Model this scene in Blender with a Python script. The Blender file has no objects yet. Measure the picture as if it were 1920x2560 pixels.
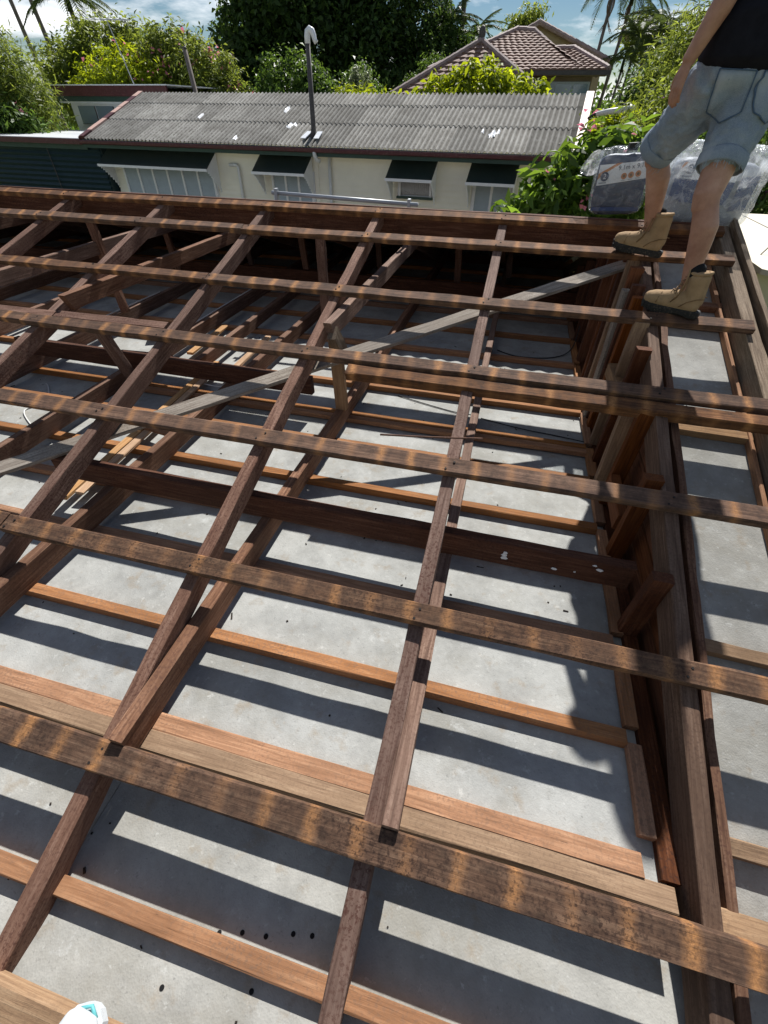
import bpy, bmesh, math, random
import numpy as np
from mathutils import Vector, Matrix, Quaternion

random.seed(7)
scene = bpy.context.scene
COL = scene.collection
rad = math.radians

# ------------------------------------------------------------------ camera
cam_data = bpy.data.cameras.new("camera")
cam = bpy.data.objects.new("camera", cam_data)
COL.objects.link(cam)
cam_data.sensor_fit = 'VERTICAL'
cam_data.sensor_height = 36.0
cam_data.lens = 15.592
cam_data.clip_start = 0.05
cam_data.clip_end = 2000
cam.matrix_world = Matrix(((0.967831, -0.175811, 0.17998, 1.938),
                           (0.251387, 0.646351, -0.720441, -0.280),
                           (0.010332, 0.74251, 0.669755, 1.559),
                           (0, 0, 0, 1)))
scene.camera = cam

# ------------------------------------------------------------------ sky and sun
SUN = Vector((0.035, 1.0, 0.98)).normalized()          # direction towards the sun
world = bpy.data.worlds.new("World")
scene.world = world
world.use_nodes = True
wn, wl = world.node_tree.nodes, world.node_tree.links
wn.clear()
w_out = wn.new('ShaderNodeOutputWorld')
w_bg = wn.new('ShaderNodeBackground')
w_sky = wn.new('ShaderNodeTexSky')
w_sky.sky_type = 'NISHITA'
w_sky.sun_disc = False
w_sky.sun_elevation = math.asin(SUN.z)
w_sky.sun_rotation = math.atan2(SUN.x, SUN.y)
w_sky.air_density = 1.0
w_sky.dust_density = 0.1
w_sky.ozone_density = 2.5
w_tc = wn.new('ShaderNodeTexCoord')
w_sep = wn.new('ShaderNodeSeparateXYZ')
wl.new(w_tc.outputs['Generated'], w_sep.inputs[0])
def wmath(op, a, b):
    n = wn.new('ShaderNodeMath'); n.operation = op
    for i_, v_ in enumerate((a, b)):
        if isinstance(v_, (int, float)): n.inputs[i_].default_value = v_
        else: wl.new(v_, n.inputs[i_])
    return n.outputs[0]
# a cloud layer overhead: directions are projected onto a flat sheet, so clouds crowd towards the horizon
w_den = wmath('ADD', wmath('MAXIMUM', w_sep.outputs[2], 0.0), 0.16)
w_cmb = wn.new('ShaderNodeCombineXYZ')
wl.new(wmath('DIVIDE', w_sep.outputs[0], w_den), w_cmb.inputs[0])
wl.new(wmath('DIVIDE', w_sep.outputs[1], w_den), w_cmb.inputs[1])
w_map = wn.new('ShaderNodeMapping')
w_map.inputs['Location'].default_value = (0.6, 1.9, 0.0)
w_noise = wn.new('ShaderNodeTexNoise')
w_noise.inputs['Scale'].default_value = 0.75
w_noise.inputs['Detail'].default_value = 9
w_noise.inputs['Roughness'].default_value = 0.60
w_ramp = wn.new('ShaderNodeValToRGB')
w_ramp.color_ramp.elements[0].position = 0.495
w_ramp.color_ramp.elements[1].position = 0.65
w_mix = wn.new('ShaderNodeMixRGB')
w_mix.inputs[2].default_value = (30.0, 30.3, 30.8, 1)
wl.new(w_cmb.outputs[0], w_map.inputs['Vector'])
wl.new(w_map.outputs['Vector'], w_noise.inputs['Vector'])
wl.new(w_noise.outputs['Fac'], w_ramp.inputs['Fac'])
wl.new(w_ramp.outputs['Color'], w_mix.inputs[0])
w_hs = wn.new('ShaderNodeHueSaturation')
w_hs.inputs['Saturation'].default_value = 1.25
w_hs.inputs['Value'].default_value = 1.25
wl.new(w_sky.outputs['Color'], w_hs.inputs['Color'])
wl.new(w_hs.outputs['Color'], w_mix.inputs[1])
wl.new(w_mix.outputs['Color'], w_bg.inputs['Color'])
w_bg.inputs['Strength'].default_value = 0.032
wl.new(w_bg.outputs['Background'], w_out.inputs['Surface'])

sun_data = bpy.data.lights.new("sun", 'SUN')
sun_data.energy = 5.0
sun_data.angle = rad(0.53)
sun_data.color = (1.0, 0.972, 0.925)
sun = bpy.data.objects.new("sun", sun_data)
COL.objects.link(sun)
sun.rotation_euler = SUN.to_track_quat('Z', 'Y').to_euler()
sun.location = (0, 10, 12)

vs = scene.view_settings
vs.view_transform = 'Standard'
vs.look = 'None'
vs.exposure = 0.55
vs.gamma = 1.0
vs.use_curve_mapping = False

# ------------------------------------------------------------------ materials
def new_mat(name):
    m = bpy.data.materials.new(name)
    m.use_nodes = True
    nt = m.node_tree
    nt.nodes.clear()
    out = nt.nodes.new('ShaderNodeOutputMaterial')
    b = nt.nodes.new('ShaderNodeBsdfPrincipled')
    nt.links.new(b.outputs[0], out.inputs[0])
    return m, nt, b, out

def N(nt, t, **kw):
    n = nt.nodes.new(t)
    for k, v in kw.items():
        if k in n.inputs.keys() if isinstance(k, str) else False:
            n.inputs[k].default_value = v
        else:
            setattr(n, k, v)
    return n

def ramp(nt, src, stops):
    r = nt.nodes.new('ShaderNodeValToRGB')
    el = r.color_ramp.elements
    while len(el) < len(stops):
        el.new(0.5)
    for e, (p, c) in zip(el, stops):
        e.position = p
        e.color = (c, c, c, 1) if isinstance(c, (int, float)) else (*c, 1)
    nt.links.new(src, r.inputs[0])
    return r.outputs[0]

def mixc(nt, fac, a, b, mode='MIX'):
    m = nt.nodes.new('ShaderNodeMixRGB')
    m.blend_type = mode
    for i, v in enumerate((fac, a, b)):
        if isinstance(v, (int, float)):
            m.inputs[i].default_value = v if i == 0 else (v, v, v, 1)
        elif isinstance(v, tuple):
            m.inputs[i].default_value = (*v, 1)
        else:
            nt.links.new(v, m.inputs[i])
    return m.outputs[0]

def math_(nt, op, a, b=None):
    m = nt.nodes.new('ShaderNodeMath')
    m.operation = op
    for i, v in enumerate((a, b)):
        if v is None:
            continue
        if isinstance(v, (int, float)):
            m.inputs[i].default_value = v
        else:
            nt.links.new(v, m.inputs[i])
    return m.outputs[0]

def obj_coord(nt, per_object=True, scale=(1, 1, 1)):
    tc = nt.nodes.new('ShaderNodeTexCoord')
    v = tc.outputs['Object']
    rnd = None
    if per_object:
        oi = nt.nodes.new('ShaderNodeObjectInfo')
        rnd = oi.outputs['Random']
        s = nt.nodes.new('ShaderNodeVectorMath')
        s.operation = 'ADD'
        cm = nt.nodes.new('ShaderNodeCombineXYZ')
        k = math_(nt, 'MULTIPLY', rnd, 37.0)
        k2 = math_(nt, 'MULTIPLY', rnd, 11.3)
        nt.links.new(k, cm.inputs[0]); nt.links.new(k2, cm.inputs[1]); nt.links.new(k, cm.inputs[2])
        nt.links.new(v, s.inputs[0]); nt.links.new(cm.outputs[0], s.inputs[1])
        v = s.outputs[0]
    mp = nt.nodes.new('ShaderNodeMapping')
    mp.inputs['Scale'].default_value = scale
    nt.links.new(v, mp.inputs['Vector'])
    return v, mp.outputs['Vector'], rnd

def noise(nt, vec, scale, detail=5, rough=0.55, dist=0.0):
    n = nt.nodes.new('ShaderNodeTexNoise')
    n.inputs['Scale'].default_value = scale
    n.inputs['Detail'].default_value = detail
    n.inputs['Roughness'].default_value = rough
    n.inputs['Distortion'].default_value = dist
    nt.links.new(vec, n.inputs['Vector'])
    return n.outputs['Fac']

def bump(nt, bsdf, h, strength=0.3, dist=0.004):
    b = nt.nodes.new('ShaderNodeBump')
    b.inputs['Strength'].default_value = strength
    b.inputs['Distance'].default_value = dist
    nt.links.new(h, b.inputs['Height'])
    nt.links.new(b.outputs[0], bsdf.inputs['Normal'])

def wood(name, dark, mid, light, spots=None, spot_amt=0.5, vary=0.35, rough=0.85, streaks=False, grain=1.0, saw=0.0):
    """sawn timber: long grain along local X, per-piece tint, speckle, optional corrugation rust streaks"""
    m, nt, b, out = new_mat(name)
    v, vg, rnd = obj_coord(nt, True, (1.2, 22, 22))
    g1 = noise(nt, vg, 4.0, 7, 0.62, 0.6)
    col = ramp(nt, g1, [(0.28, dark), (0.50, mid), (0.74, light)])
    big = noise(nt, v, 3.5, 4, 0.6)
    col = mixc(nt, ramp(nt, big, [(0.40, 0.0), (0.68, 0.65)]), col, tuple(c * 0.62 for c in mid))
    val = math_(nt, 'ADD', math_(nt, 'MULTIPLY', rnd, vary), 1 - vary * 0.5)
    hsv = nt.nodes.new('ShaderNodeHueSaturation')
    nt.links.new(col, hsv.inputs['Color'])
    nt.links.new(val, hsv.inputs['Value'])
    sat = math_(nt, 'ADD', math_(nt, 'MULTIPLY', math_(nt, 'FRACT', math_(nt, 'MULTIPLY', rnd, 7.7)), 0.35), 0.98)
    nt.links.new(sat, hsv.inputs['Saturation'])
    col = hsv.outputs[0]
    if streaks:
        tc = nt.nodes.new('ShaderNodeTexCoord')
        sp = nt.nodes.new('ShaderNodeSeparateXYZ')
        nt.links.new(tc.outputs['Object'], sp.inputs[0])
        wob = math_(nt, 'MULTIPLY', math_(nt, 'SUBTRACT', noise(nt, v, 9.0, 4, 0.6), 0.5), 0.055)
        x = math_(nt, 'ADD', sp.outputs[0], wob)
        fr = math_(nt, 'FRACT', math_(nt, 'DIVIDE', x, 0.1463))
        pp = math_(nt, 'ABSOLUTE', math_(nt, 'SUBTRACT', fr, 0.5))     # 0 at the streak
        wn_i = nt.nodes.new('ShaderNodeTexWhiteNoise'); wn_i.noise_dimensions = '1D'
        nt.links.new(math_(nt, 'ADD', math_(nt, 'FLOOR', math_(nt, 'DIVIDE', x, 0.1463)), math_(nt, 'MULTIPLY', rnd, 91.0)), wn_i.inputs['W'])
        each = ramp(nt, wn_i.outputs['Value'], [(0.0, 0.3), (0.5, 0.85), (1.0, 1.0)])
        core = ramp(nt, pp, [(0.0, 1.0), (0.06, 0.8), (0.13, 0.3), (0.20, 0.0)])
        amt = math_(nt, 'MULTIPLY', each, ramp(nt, noise(nt, v, 2.3, 3, 0.6), [(0.36, 0.2), (0.6, 0.95)]))
        fine = ramp(nt, noise(nt, v, 85, 5, 0.75), [(0.32, 0.25), (0.62, 1.0)])
        soot = ramp(nt, pp, [(0.12, 0.0), (0.26, 1.0)])
        sootn = ramp(nt, noise(nt, v, 26, 6, 0.72), [(0.42, 0.0), (0.68, 0.62)])
        col = mixc(nt, math_(nt, 'MULTIPLY', soot, sootn), col, (0.022, 0.016, 0.013))
        f = math_(nt, 'MULTIPLY', math_(nt, 'MULTIPLY', core, amt), fine)
        col = mixc(nt, f, col, (0.50, 0.235, 0.085))
    if spots:
        sn = noise(nt, v, 95, 5, 0.68)
        pa = ramp(nt, noise(nt, v, 2.1, 3), [(0.36, 0.25), (0.6, 1.0)])
        f = math_(nt, 'MULTIPLY', ramp(nt, sn, [(0.50, 0.0), (0.60, spot_amt)]), pa)
        col = mixc(nt, f, col, spots)
    # nail holes and cracks along the grain
    crk = noise(nt, vg, 9.0, 3, 0.5, 1.5)
    col = mixc(nt, ramp(nt, crk, [(0.23, 0.75), (0.31, 0.0)]), col, (0.012, 0.008, 0.006))
    nt.links.new(col, b.inputs['Base Color'])
    b.inputs['Roughness'].default_value = rough
    b.inputs['Specular IOR Level'].default_value = 0.25
    h = math_(nt, 'ADD', math_(nt, 'MULTIPLY', g1, 0.8), math_(nt, 'MULTIPLY', noise(nt, v, 45, 4), 0.35))
    bump(nt, b, h, 0.55 * grain, 0.004)
    return m

M = {}
M['rafter'] = wood('rafter_hardwood', (0.07, 0.036, 0.027), (0.185, 0.113, 0.086), (0.31, 0.215, 0.172), spots=(0.07, 0.027, 0.019), spot_amt=0.85, vary=0.3)
M['batten'] = wood('roof_batten_hardwood', (0.055, 0.030, 0.021), (0.140, 0.078, 0.050), (0.25, 0.15, 0.098), streaks=True, vary=0.25)
M['batten_low'] = wood('roof_batten_mottled', (0.058, 0.034, 0.025), (0.135, 0.083, 0.058), (0.235, 0.158, 0.112), spots=(0.028, 0.015, 0.011), spot_amt=0.8, streaks=True, vary=0.15)
M['joist'] = wood('joist_hardwood', (0.065, 0.035, 0.025), (0.195, 0.118, 0.085), (0.33, 0.225, 0.17), spots=(0.08, 0.036, 0.026), spot_amt=0.7, vary=0.35)
M['cbatten'] = wood('ceiling_batten_wood', (0.19, 0.098, 0.055), (0.335, 0.18, 0.105), (0.48, 0.285, 0.175), spots=(0.17, 0.105, 0.07), spot_amt=0.6, vary=0.35)
M['plate'] = wood('wall_plate_wood', (0.19, 0.118, 0.075), (0.31, 0.205, 0.13), (0.42, 0.295, 0.195), spots=(0.14, 0.09, 0.06), spot_amt=0.4, vary=0.15)
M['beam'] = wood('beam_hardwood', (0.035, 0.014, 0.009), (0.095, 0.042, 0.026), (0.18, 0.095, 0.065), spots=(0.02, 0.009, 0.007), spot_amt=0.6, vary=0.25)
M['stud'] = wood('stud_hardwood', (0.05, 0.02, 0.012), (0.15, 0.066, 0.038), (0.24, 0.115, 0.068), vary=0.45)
M['grey'] = wood('weathered_grey_wood', (0.12, 0.095, 0.078), (0.28, 0.24, 0.20), (0.44, 0.40, 0.345), spots=(0.10, 0.07, 0.05), spot_amt=0.5, vary=0.2)
M['greyrafter'] = wood('weathered_rafter', (0.07, 0.05, 0.036), (0.20, 0.155, 0.115), (0.33, 0.27, 0.21), spots=(0.10, 0.055, 0.035), spot_amt=0.4, vary=0.2)
M['endrafter'] = wood('end_rafter', (0.055, 0.030, 0.020), (0.140, 0.084, 0.056), (0.23, 0.155, 0.112), spots=(0.06, 0.033, 0.024), spot_amt=0.5, vary=0.1)
M['pine'] = wood('offcut_pine', (0.34, 0.20, 0.115), (0.48, 0.31, 0.19), (0.58, 0.41, 0.27), vary=0.25)

def sheet_mat(name, base, seed=0.0, weave=True):
    m, nt, b, out = new_mat(name)
    v, _, rnd = obj_coord(nt, True)
    c = ramp(nt, noise(nt, v, 5.0, 9, 0.72), [(0.32, tuple(k * 0.72 for k in base)), (0.55, base), (0.70, tuple(min(1, k * 1.15) for k in base))])
    c = mixc(nt, ramp(nt, noise(nt, v, 1.7, 8, 0.7, 0.4), [(0.47, 0.0), (0.66, 0.6)]), c, tuple(k * f_ for k, f_ in zip(base, (0.62, 0.59, 0.53))))
    c = mixc(nt, ramp(nt, noise(nt, v, 11, 6, 0.65), [(0.57, 0.0), (0.70, 0.55)]), c, (0.27, 0.22, 0.16))
    c = mixc(nt, ramp(nt, noise(nt, v, 7.3, 9, 0.75), [(0.60, 0.0), (0.68, 0.5)]), c, (0.50, 0.51, 0.50))
    c = mixc(nt, ramp(nt, noise(nt, v, 34, 4, 0.65), [(0.61, 0.0), (0.72, 0.5)]), c, (0.54, 0.545, 0.52))
    c = mixc(nt, ramp(nt, noise(nt, v, 90, 3, 0.7), [(0.60, 0.0), (0.74, 0.7)]), c, tuple(k * 0.55 for k in base))
    nt.links.new(c, b.inputs['Base Color'])
    b.inputs['Roughness'].default_value = 0.9
    b.inputs['Specular IOR Level'].default_value = 0.2
    vo = nt.nodes.new('ShaderNodeTexVoronoi')
    vo.inputs['Scale'].default_value = 170
    nt.links.new(v, vo.inputs['Vector'])
    h = math_(nt, 'ADD', math_(nt, 'MULTIPLY', vo.outputs['Distance'], 0.5 if weave else 0.0), noise(nt, v, 60, 4))
    bump(nt, b, h, 0.35, 0.003)
    return m

M['sheet'] = sheet_mat('ceiling_fibre_sheet', (0.365, 0.368, 0.352))
M['soffit'] = sheet_mat('eave_fibre_sheet', (0.36, 0.355, 0.33))

def plain(name, col, rough=0.6, metal=0.0, var=0.15, nscale=6.0, spec=0.4, bumps=0.0, dirt=None):
    m, nt, b, out = new_mat(name)
    v, _, rnd = obj_coord(nt, True)
    n1 = noise(nt, v, nscale, 5, 0.6)
    c = ramp(nt, n1, [(0.25, tuple(k * (1 - var) for k in col)), (0.75, tuple(min(1, k * (1 + var)) for k in col))])
    if dirt:
        c = mixc(nt, ramp(nt, noise(nt, v, nscale * 3, 6, 0.68), [(0.55, 0.0), (0.68, 0.7)]), c, dirt)
    nt.links.new(c, b.inputs['Base Color'])
    b.inputs['Roughness'].default_value = rough
    b.inputs['Metallic'].default_value = metal
    b.inputs['Specular IOR Level'].default_value = spec
    if bumps:
        bump(nt, b, noise(nt, v, nscale * 8, 4), bumps, 0.004)
    return m

def leaf_mat(name, dark, light, trans=0.45, sheen=0.4):
    m, nt, b, out = new_mat(name)
    at = nt.nodes.new('ShaderNodeAttribute')
    at.attribute_name = 'rnd'
    c = ramp(nt, at.outputs['Fac'], [(0.0, dark), (0.7, light), (1.0, tuple(min(1, k * 1.5) for k in light))])
    nt.links.new(c, b.inputs['Base Color'])
    b.inputs['Roughness'].default_value = 0.5
    b.inputs['Specular IOR Level'].default_value = sheen * 0.6
    tr = nt.nodes.new('ShaderNodeBsdfTranslucent')
    hs = nt.nodes.new('ShaderNodeHueSaturation')
    hs.inputs['Hue'].default_value = 0.475
    hs.inputs['Value'].default_value = 1.7
    hs.inputs['Saturation'].default_value = 1.1
    nt.links.new(c, hs.inputs['Color'])
    nt.links.new(hs.outputs[0], tr.inputs[0])
    mx = nt.nodes.new('ShaderNodeMixShader')
    mx.inputs[0].default_value = trans
    nt.links.new(b.outputs[0], mx.inputs[1])
    nt.links.new(tr.outputs[0], mx.inputs[2])
    nt.links.new(mx.outputs[0], out.inputs[0])
    return m

# ------------------------------------------------------------------ object helpers
WM = {}
def place(o, parent, mat):
    if parent is not None:
        o.parent = parent
        o.matrix_basis = WM[parent.name].inverted() @ mat
    else:
        o.matrix_basis = mat
    WM[o.name] = mat
    return o

def thing(name, label, cat, loc=(0, 0, 0), rotz=0.0, group=None):
    o = bpy.data.objects.new(name, None)
    o.empty_display_size = 0.2
    COL.objects.link(o)
    place(o, None, Matrix.Translation(Vector(loc)) @ Matrix.Rotation(rotz, 4, 'Z'))
    o['label'] = label
    o['category'] = cat
    if group:
        o['group'] = group
    return o

def tag(o, label, cat, group=None):
    o['label'] = label
    o['category'] = cat
    if group:
        o['group'] = group
    return o

def link_mesh(name, me, parent=None, mat=Matrix.Identity(4)):
    o = bpy.data.objects.new(name, me)
    COL.objects.link(o)
    return place(o, parent, mat)

def mesh(name, verts, faces, material, parent=None, mat=Matrix.Identity(4), smooth=False):
    me = bpy.data.meshes.new(name)
    me.from_pydata([tuple(v) for v in verts], [], faces)
    if material:
        me.materials.append(material)
    if smooth:
        me.polygons.foreach_set('use_smooth', [True] * len(me.polygons))
    me.update()
    return link_mesh(name, me, parent, mat)

def box_vf(x0, x1, y0, y1, z0, z1):
    v = [(x, y, z) for x in (x0, x1) for y in (y0, y1) for z in (z0, z1)]
    f = [(0, 1, 3, 2), (4, 6, 7, 5), (0, 4, 5, 1), (2, 3, 7, 6), (0, 2, 6, 4), (1, 5, 7, 3)]
    return v, f

class MB:
    """collects shapes of one part"""
    def __init__(s): s.v, s.f = [], []
    def add(s, v, f):
        k = len(s.v); s.v += [tuple(a) for a in v]; s.f += [tuple(i + k for i in q) for q in f]; return s
    def box(s, *a): return s.add(*box_vf(*a))
    def tube(s, path, radii, n=8, cap=True):
        return s.add(*tube_vf(path, radii, n, cap))
    def build(s, name, m, parent=None, mat=Matrix.Identity(4), smooth=False):
        return mesh(name, s.v, s.f, m, parent, mat, smooth)

def tube_vf(path, radii, n=8, cap=True):
    path = [Vector(p) for p in path]
    if isinstance(radii, (int, float)):
        radii = [radii] * len(path)
    v, f = [], []
    ref = None
    for i, p in enumerate(path):
        t = (path[min(i + 1, len(path) - 1)] - path[max(i - 1, 0)]).normalized()
        if ref is None:
            ref = Vector((0, 0, 1)) if abs(t.z) < 0.9 else Vector((1, 0, 0))
        a = (ref - t * ref.dot(t)).normalized()
        ref = a
        b = t.cross(a)
        for k in range(n):
            th = 2 * math.pi * k / n
            v.append(p + (a * math.cos(th) + b * math.sin(th)) * radii[i])
    for i in range(len(path) - 1):
        for k in range(n):
            k2 = (k + 1) % n
            f.append((i * n + k, i * n + k2, (i + 1) * n + k2, (i + 1) * n + k))
    if cap:
        f.append(tuple(range(n - 1, -1, -1)))
        m0 = (len(path) - 1) * n
        f.append(tuple(m0 + k for k in range(n)))
    return v, f

def frame(ex, up, o):
    ex = Vector(ex).normalized()
    ez = Vector(up); ez = (ez - ex * ez.dot(ex)).normalized()
    ey = ez.cross(ex)
    m = Matrix(((ex.x, ey.x, ez.x, o[0]), (ex.y, ey.y, ez.y, o[1]), (ex.z, ey.z, ez.z, o[2]), (0, 0, 0, 1)))
    return m

trnd = random.Random(11)
def timber(name, p0, p1, up, w, h, m, parent=None, jit=0.0022, ch=0.0035, bow=0.0, cut0=0.0, cut1=0.0, start=0.0):
    """sawn timber from p0 to p1 (centre of its top face), w wide, h deep; uneven arrises"""
    p0, p1 = Vector(p0), Vector(p1)
    L = (p1 - p0).length
    n = max(2, min(26, int(L / 0.16)))
    v, f = [], []
    prof = [(-w/2 + ch, 0), (w/2 - ch, 0), (w/2, -ch), (w/2, -h + ch), (w/2 - ch, -h), (-w/2 + ch, -h), (-w/2, -h + ch), (-w/2, -ch)]
    for i in range(n + 1):
        t = i / n
        b = bow * math.sin(math.pi * t)
        for (y, z) in prof:
            x = start + t * (L - start)
            if i == 0: x += cut0 * (-z)
            if i == n: x -= cut1 * (-z)
            v.append((x, y + b + trnd.gauss(0, jit) * 0.6, z + trnd.gauss(0, jit) * 0.5))
    for i in range(n):
        for k in range(8):
            k2 = (k + 1) % 8
            f.append((i*8 + k, (i+1)*8 + k, (i+1)*8 + k2, i*8 + k2))
    f.append(tuple(range(8)))
    f.append(tuple(n*8 + k for k in range(7, -1, -1)))
    return mesh(name, v, f, m, parent, frame(p1 - p0, up, p0))

# ------------------------------------------------------------------ the unroofed house
A = rad(16.262)
cA, sA = math.cos(A), math.sin(A)
UP = Vector((0, -sA, cA))
Z = Vector((0, 0, 1))
def RP(x, v, off=0.0):
    return Vector((x, v * cA - off * sA, v * sA + off * cA))
def BP(x, v, off=0.0):          # the far slope, v measured down from the ridge
    return Vector((x, RY + v * cA + off * sA, RZ - v * sA + off * cA))
S = 0.9144
TB = 0.035                      # batten thickness
RV = 3.77                       # ridge, along the slope
RY, RZ = RV * cA, RV * sA - 0.01
JT = 0.045                      # top of ceiling joists
JB = JT - 0.115
CB = JB - 0.045                 # top of the ceiling sheets
XL = -7.5                       # the house runs on to the left
YB = 2 * RY                     # far wall

roof = thing('roof_frame', 'stripped hardwood roof frame of rafters and stained battens over the open ceiling', 'roof frame', (-2.4, 0, 0))

# rafters, near slope and far slope
for i in range(-8, 4):
    x = i * S
    if i == 3:
        timber('rafter', RP(x + 0.012, -0.62, -TB), RP(x + 0.004, RV - 0.02, -TB), UP, 0.054, 0.13, M['endrafter'], roof)
        timber('rafter', BP(x, 0.03, -TB), BP(x, 4.3, -TB), Vector((0, sA, cA)), 0.06, 0.10, M['greyrafter'], roof)
        continue
    m = M['greyrafter'] if i == 2 and False else M['rafter']
    timber('rafter', RP(x, -0.62, -TB), RP(x + trnd.uniform(-.01, .01), RV - 0.02, -TB), UP, 0.056, 0.092, m, roof, bow=trnd.uniform(-.008, .008))
    timber('rafter', BP(x, 0.02, -TB), BP(x, 4.3, -TB), Vector((0, sA, cA)), 0.056, 0.10, m, roof)

# ridge board
timber('ridge_board', (XL, RY, RZ - 0.015), (3.2, RY, RZ - 0.015), Z, 0.034, 0.20, M['beam'], roof)
# battens, near slope; streaks are in step with the old corrugations
V = [0.012, 0.7126, 1.4102, 2.0494, 2.6498, 3.2942, 3.6493]
X0 = 0.045 - 0.1463 * 55 - 0.073
TW = 0.080
def batten(xa, xb, v, m, w=TW, h=TB, off=0.0, dv=0.0):
    k = math.floor((xa - X0) / 0.1463)
    xs_ = xa
    xa = X0 + k * 0.1463
    timber('roof_batten', RP(xa, v, off), RP(xb, v + dv, off), UP, w, h, m, roof, jit=0.003, ch=0.005, start=xs_ - xa)
batten(XL, 5.0, V[0], M['batten_low'], 0.092, 0.05, 0.004)
batten(XL, -0.035, V[1] + .003, M['batten_low']); batten(-0.031, 5.0, V[1], M['batten_low'])
batten(XL, 5.0, V[2], M['batten'], 0.086)
batten(XL, -1.0, V[3] + 0.006, M['batten']); batten(-0.995, 5.0, V[3], M['batten'])
batten(XL, 0.0, V[4] + .004, M['batten']); batten(0.005, 3.24, V[4], M['batten'])
batten(XL, -0.03, V[5] + .006, M['batten']); batten(-0.025, 3.235, V[5], M['batten'], dv=0.012)
batten(XL, 3.225, V[6], M['batten'])
batten(XL, 5.0, -0.555, M['plate'], 0.09, 0.05)
# the second batten lying against the middle one
batten(1.18, 5.0, V[3] - 0.090, M['batten'], 0.07, 0.055, -0.012, dv=-0.012)
batten(-1.62, -0.86, V[3] + 0.10, M['rafter'], 0.06, 0.05, -0.03)
batten(-0.86, -0.05, V[3] + 0.115, M['rafter'], 0.065, 0.05, -0.035)
# far slope battens by the ridge
for v in (0.16, 0.80):
    timber('roof_batten', BP(XL, v, 0), BP(3.22, v, 0), Vector((0, sA, cA)), TW, TB, M['batten'], roof)
# collar ties
for i in (-4, -2, -1, 1):
    x = i * S + 0.058
    timber('collar_tie', (x, 2.17 if i != -2 else 2.3, 0.655), (x, 5.05, 0.655), Z, 0.05, 0.10, M['joist'], roof, cut0=0.5, cut1=0.5)
# let-in diagonal brace under the rafters
timber('wind_brace', RP(-1.6, 0.17, -0.139), RP(2.76, 3.492, -0.139), UP, 0.092, 0.022, M['grey'], roof, bow=0.01)
# struts and props
timber('strut', (0.975, 2.30, 0.52), (0.985, 2.33, JT), (0, 1, 0), 0.075, 0.05, M['plate'], roof)
timber('strut', (0.99, 2.24, 0.62), (1.0, 2.40, 0.40), (0, 1, 0.4), 0.05, 0.09, M['greyrafter'], roof)
timber('strut', (-0.715, 2.22, 0.53), (-0.715, 2.36, 0.06), (0, 1, 0), 0.085, 0.05, M['rafter'], roof)
timber('strut', (-0.52, 2.62, 0.10), (-0.98, 2.62, 0.09), (0, 1, 0), 0.05, 0.12, M['joist'], roof, cut0=0.8)
for (x, y, t) in ((-2.0, 4.9, .5), (-1.4, 5.6, .42), (-0.45, 5.2, .5), (0.3, 5.8, .4), (1.35, 5.3, .5), (1.9, 6.0, .35)):
    timber('strut', (x, y, t), (x + 0.03, y + 0.02, JT), (0, 1, 0), 0.07, 0.045, M['rafter'], roof)
timber('ridge_prop', (-1.75, RY - 0.03, RZ - 0.2), (-1.72, RY - 0.03, JT), (0, 1, 0), 0.075, 0.045, M['rafter'], roof)
timber('ridge_prop', (0.42, RY - 0.03, RZ - 0.2), (0.42, RY - 0.03, JT), (0, 1, 0), 0.075, 0.045, M['rafter'], roof)

# ceiling: joists, battens, hanging beams, sheets
ceil = thing('ceiling_frame', 'open ceiling of grey fibre sheets, reddish battens and joists seen from above', 'ceiling', (-2.4, RY, CB))
for i in range(-8, 3):
    x = i * S + 0.054
    timber('ceiling_joist', (x, 0.055, JT), (x, YB, JT), Z, 0.052, 0.115, M['joist'], ceil, bow=trnd.uniform(-.01, .01))
timber('ceiling_joist', (-0.41, 2.64, JT), (-0.50, YB, JT), Z, 0.05, 0.10, M['joist'], ceil)
timber('hanging_beam', (-0.27, 1.19, JT + 0.127), (2.66, 1.165, JT + 0.127), Z, 0.05, 0.127, M['beam'], ceil)
timber('hanging_beam', (-1.86, 2.49, JT + 0.127), (0.72, 2.445, JT + 0.127), Z, 0.05, 0.127, M['beam'], ceil)
timber('hanging_beam', (XL, 5.1, JT + 0.12), (2.66, 5.1, JT + 0.12), Z, 0.05, 0.12, M['beam'], ceil)
CBY = [0.565, 0.965, 1.335, 1.675, 2.10, 2.47, 2.95, 3.40, 3.81, 4.40, 4.95, 5.5, 6.1, 6.7]
for k, y in enumerate(CBY):
    timber('ceiling_batten', (XL, y, JB - .001), (2.626, y - 0.012, JB - .001), Z, 0.052, 0.043, M['cbatten'], ceil)
timber('ceiling_batten', (-1.0, 2.405, JB - .001), (2.626, 2.40, JB - .001), Z, 0.05, 0.036, M['cbatten'], ceil)
timber('ceiling_batten', (XL, 0.186, JB - .001), (2.62, 0.176, JB - .001), Z, 0.062, 0.036, M['cbatten'], ceil)
timber('wall_plate', (XL, 0.122, JB - .002), (2.70, 0.117, JB - .002), Z, 0.064, 0.07, M['plate'], ceil)
# the batten that trims the ceiling along the gable wall, in lengths between the cross battens
ys = [0.225] + CBY
for a, b in zip(ys[:-1], ys[1:]):
    timber('trim_batten', (2.652, a + 0.032, JB - .004), (2.650, b - 0.030, JB - .004), Z, 0.05, 0.032, M['cbatten'], ceil)
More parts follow.
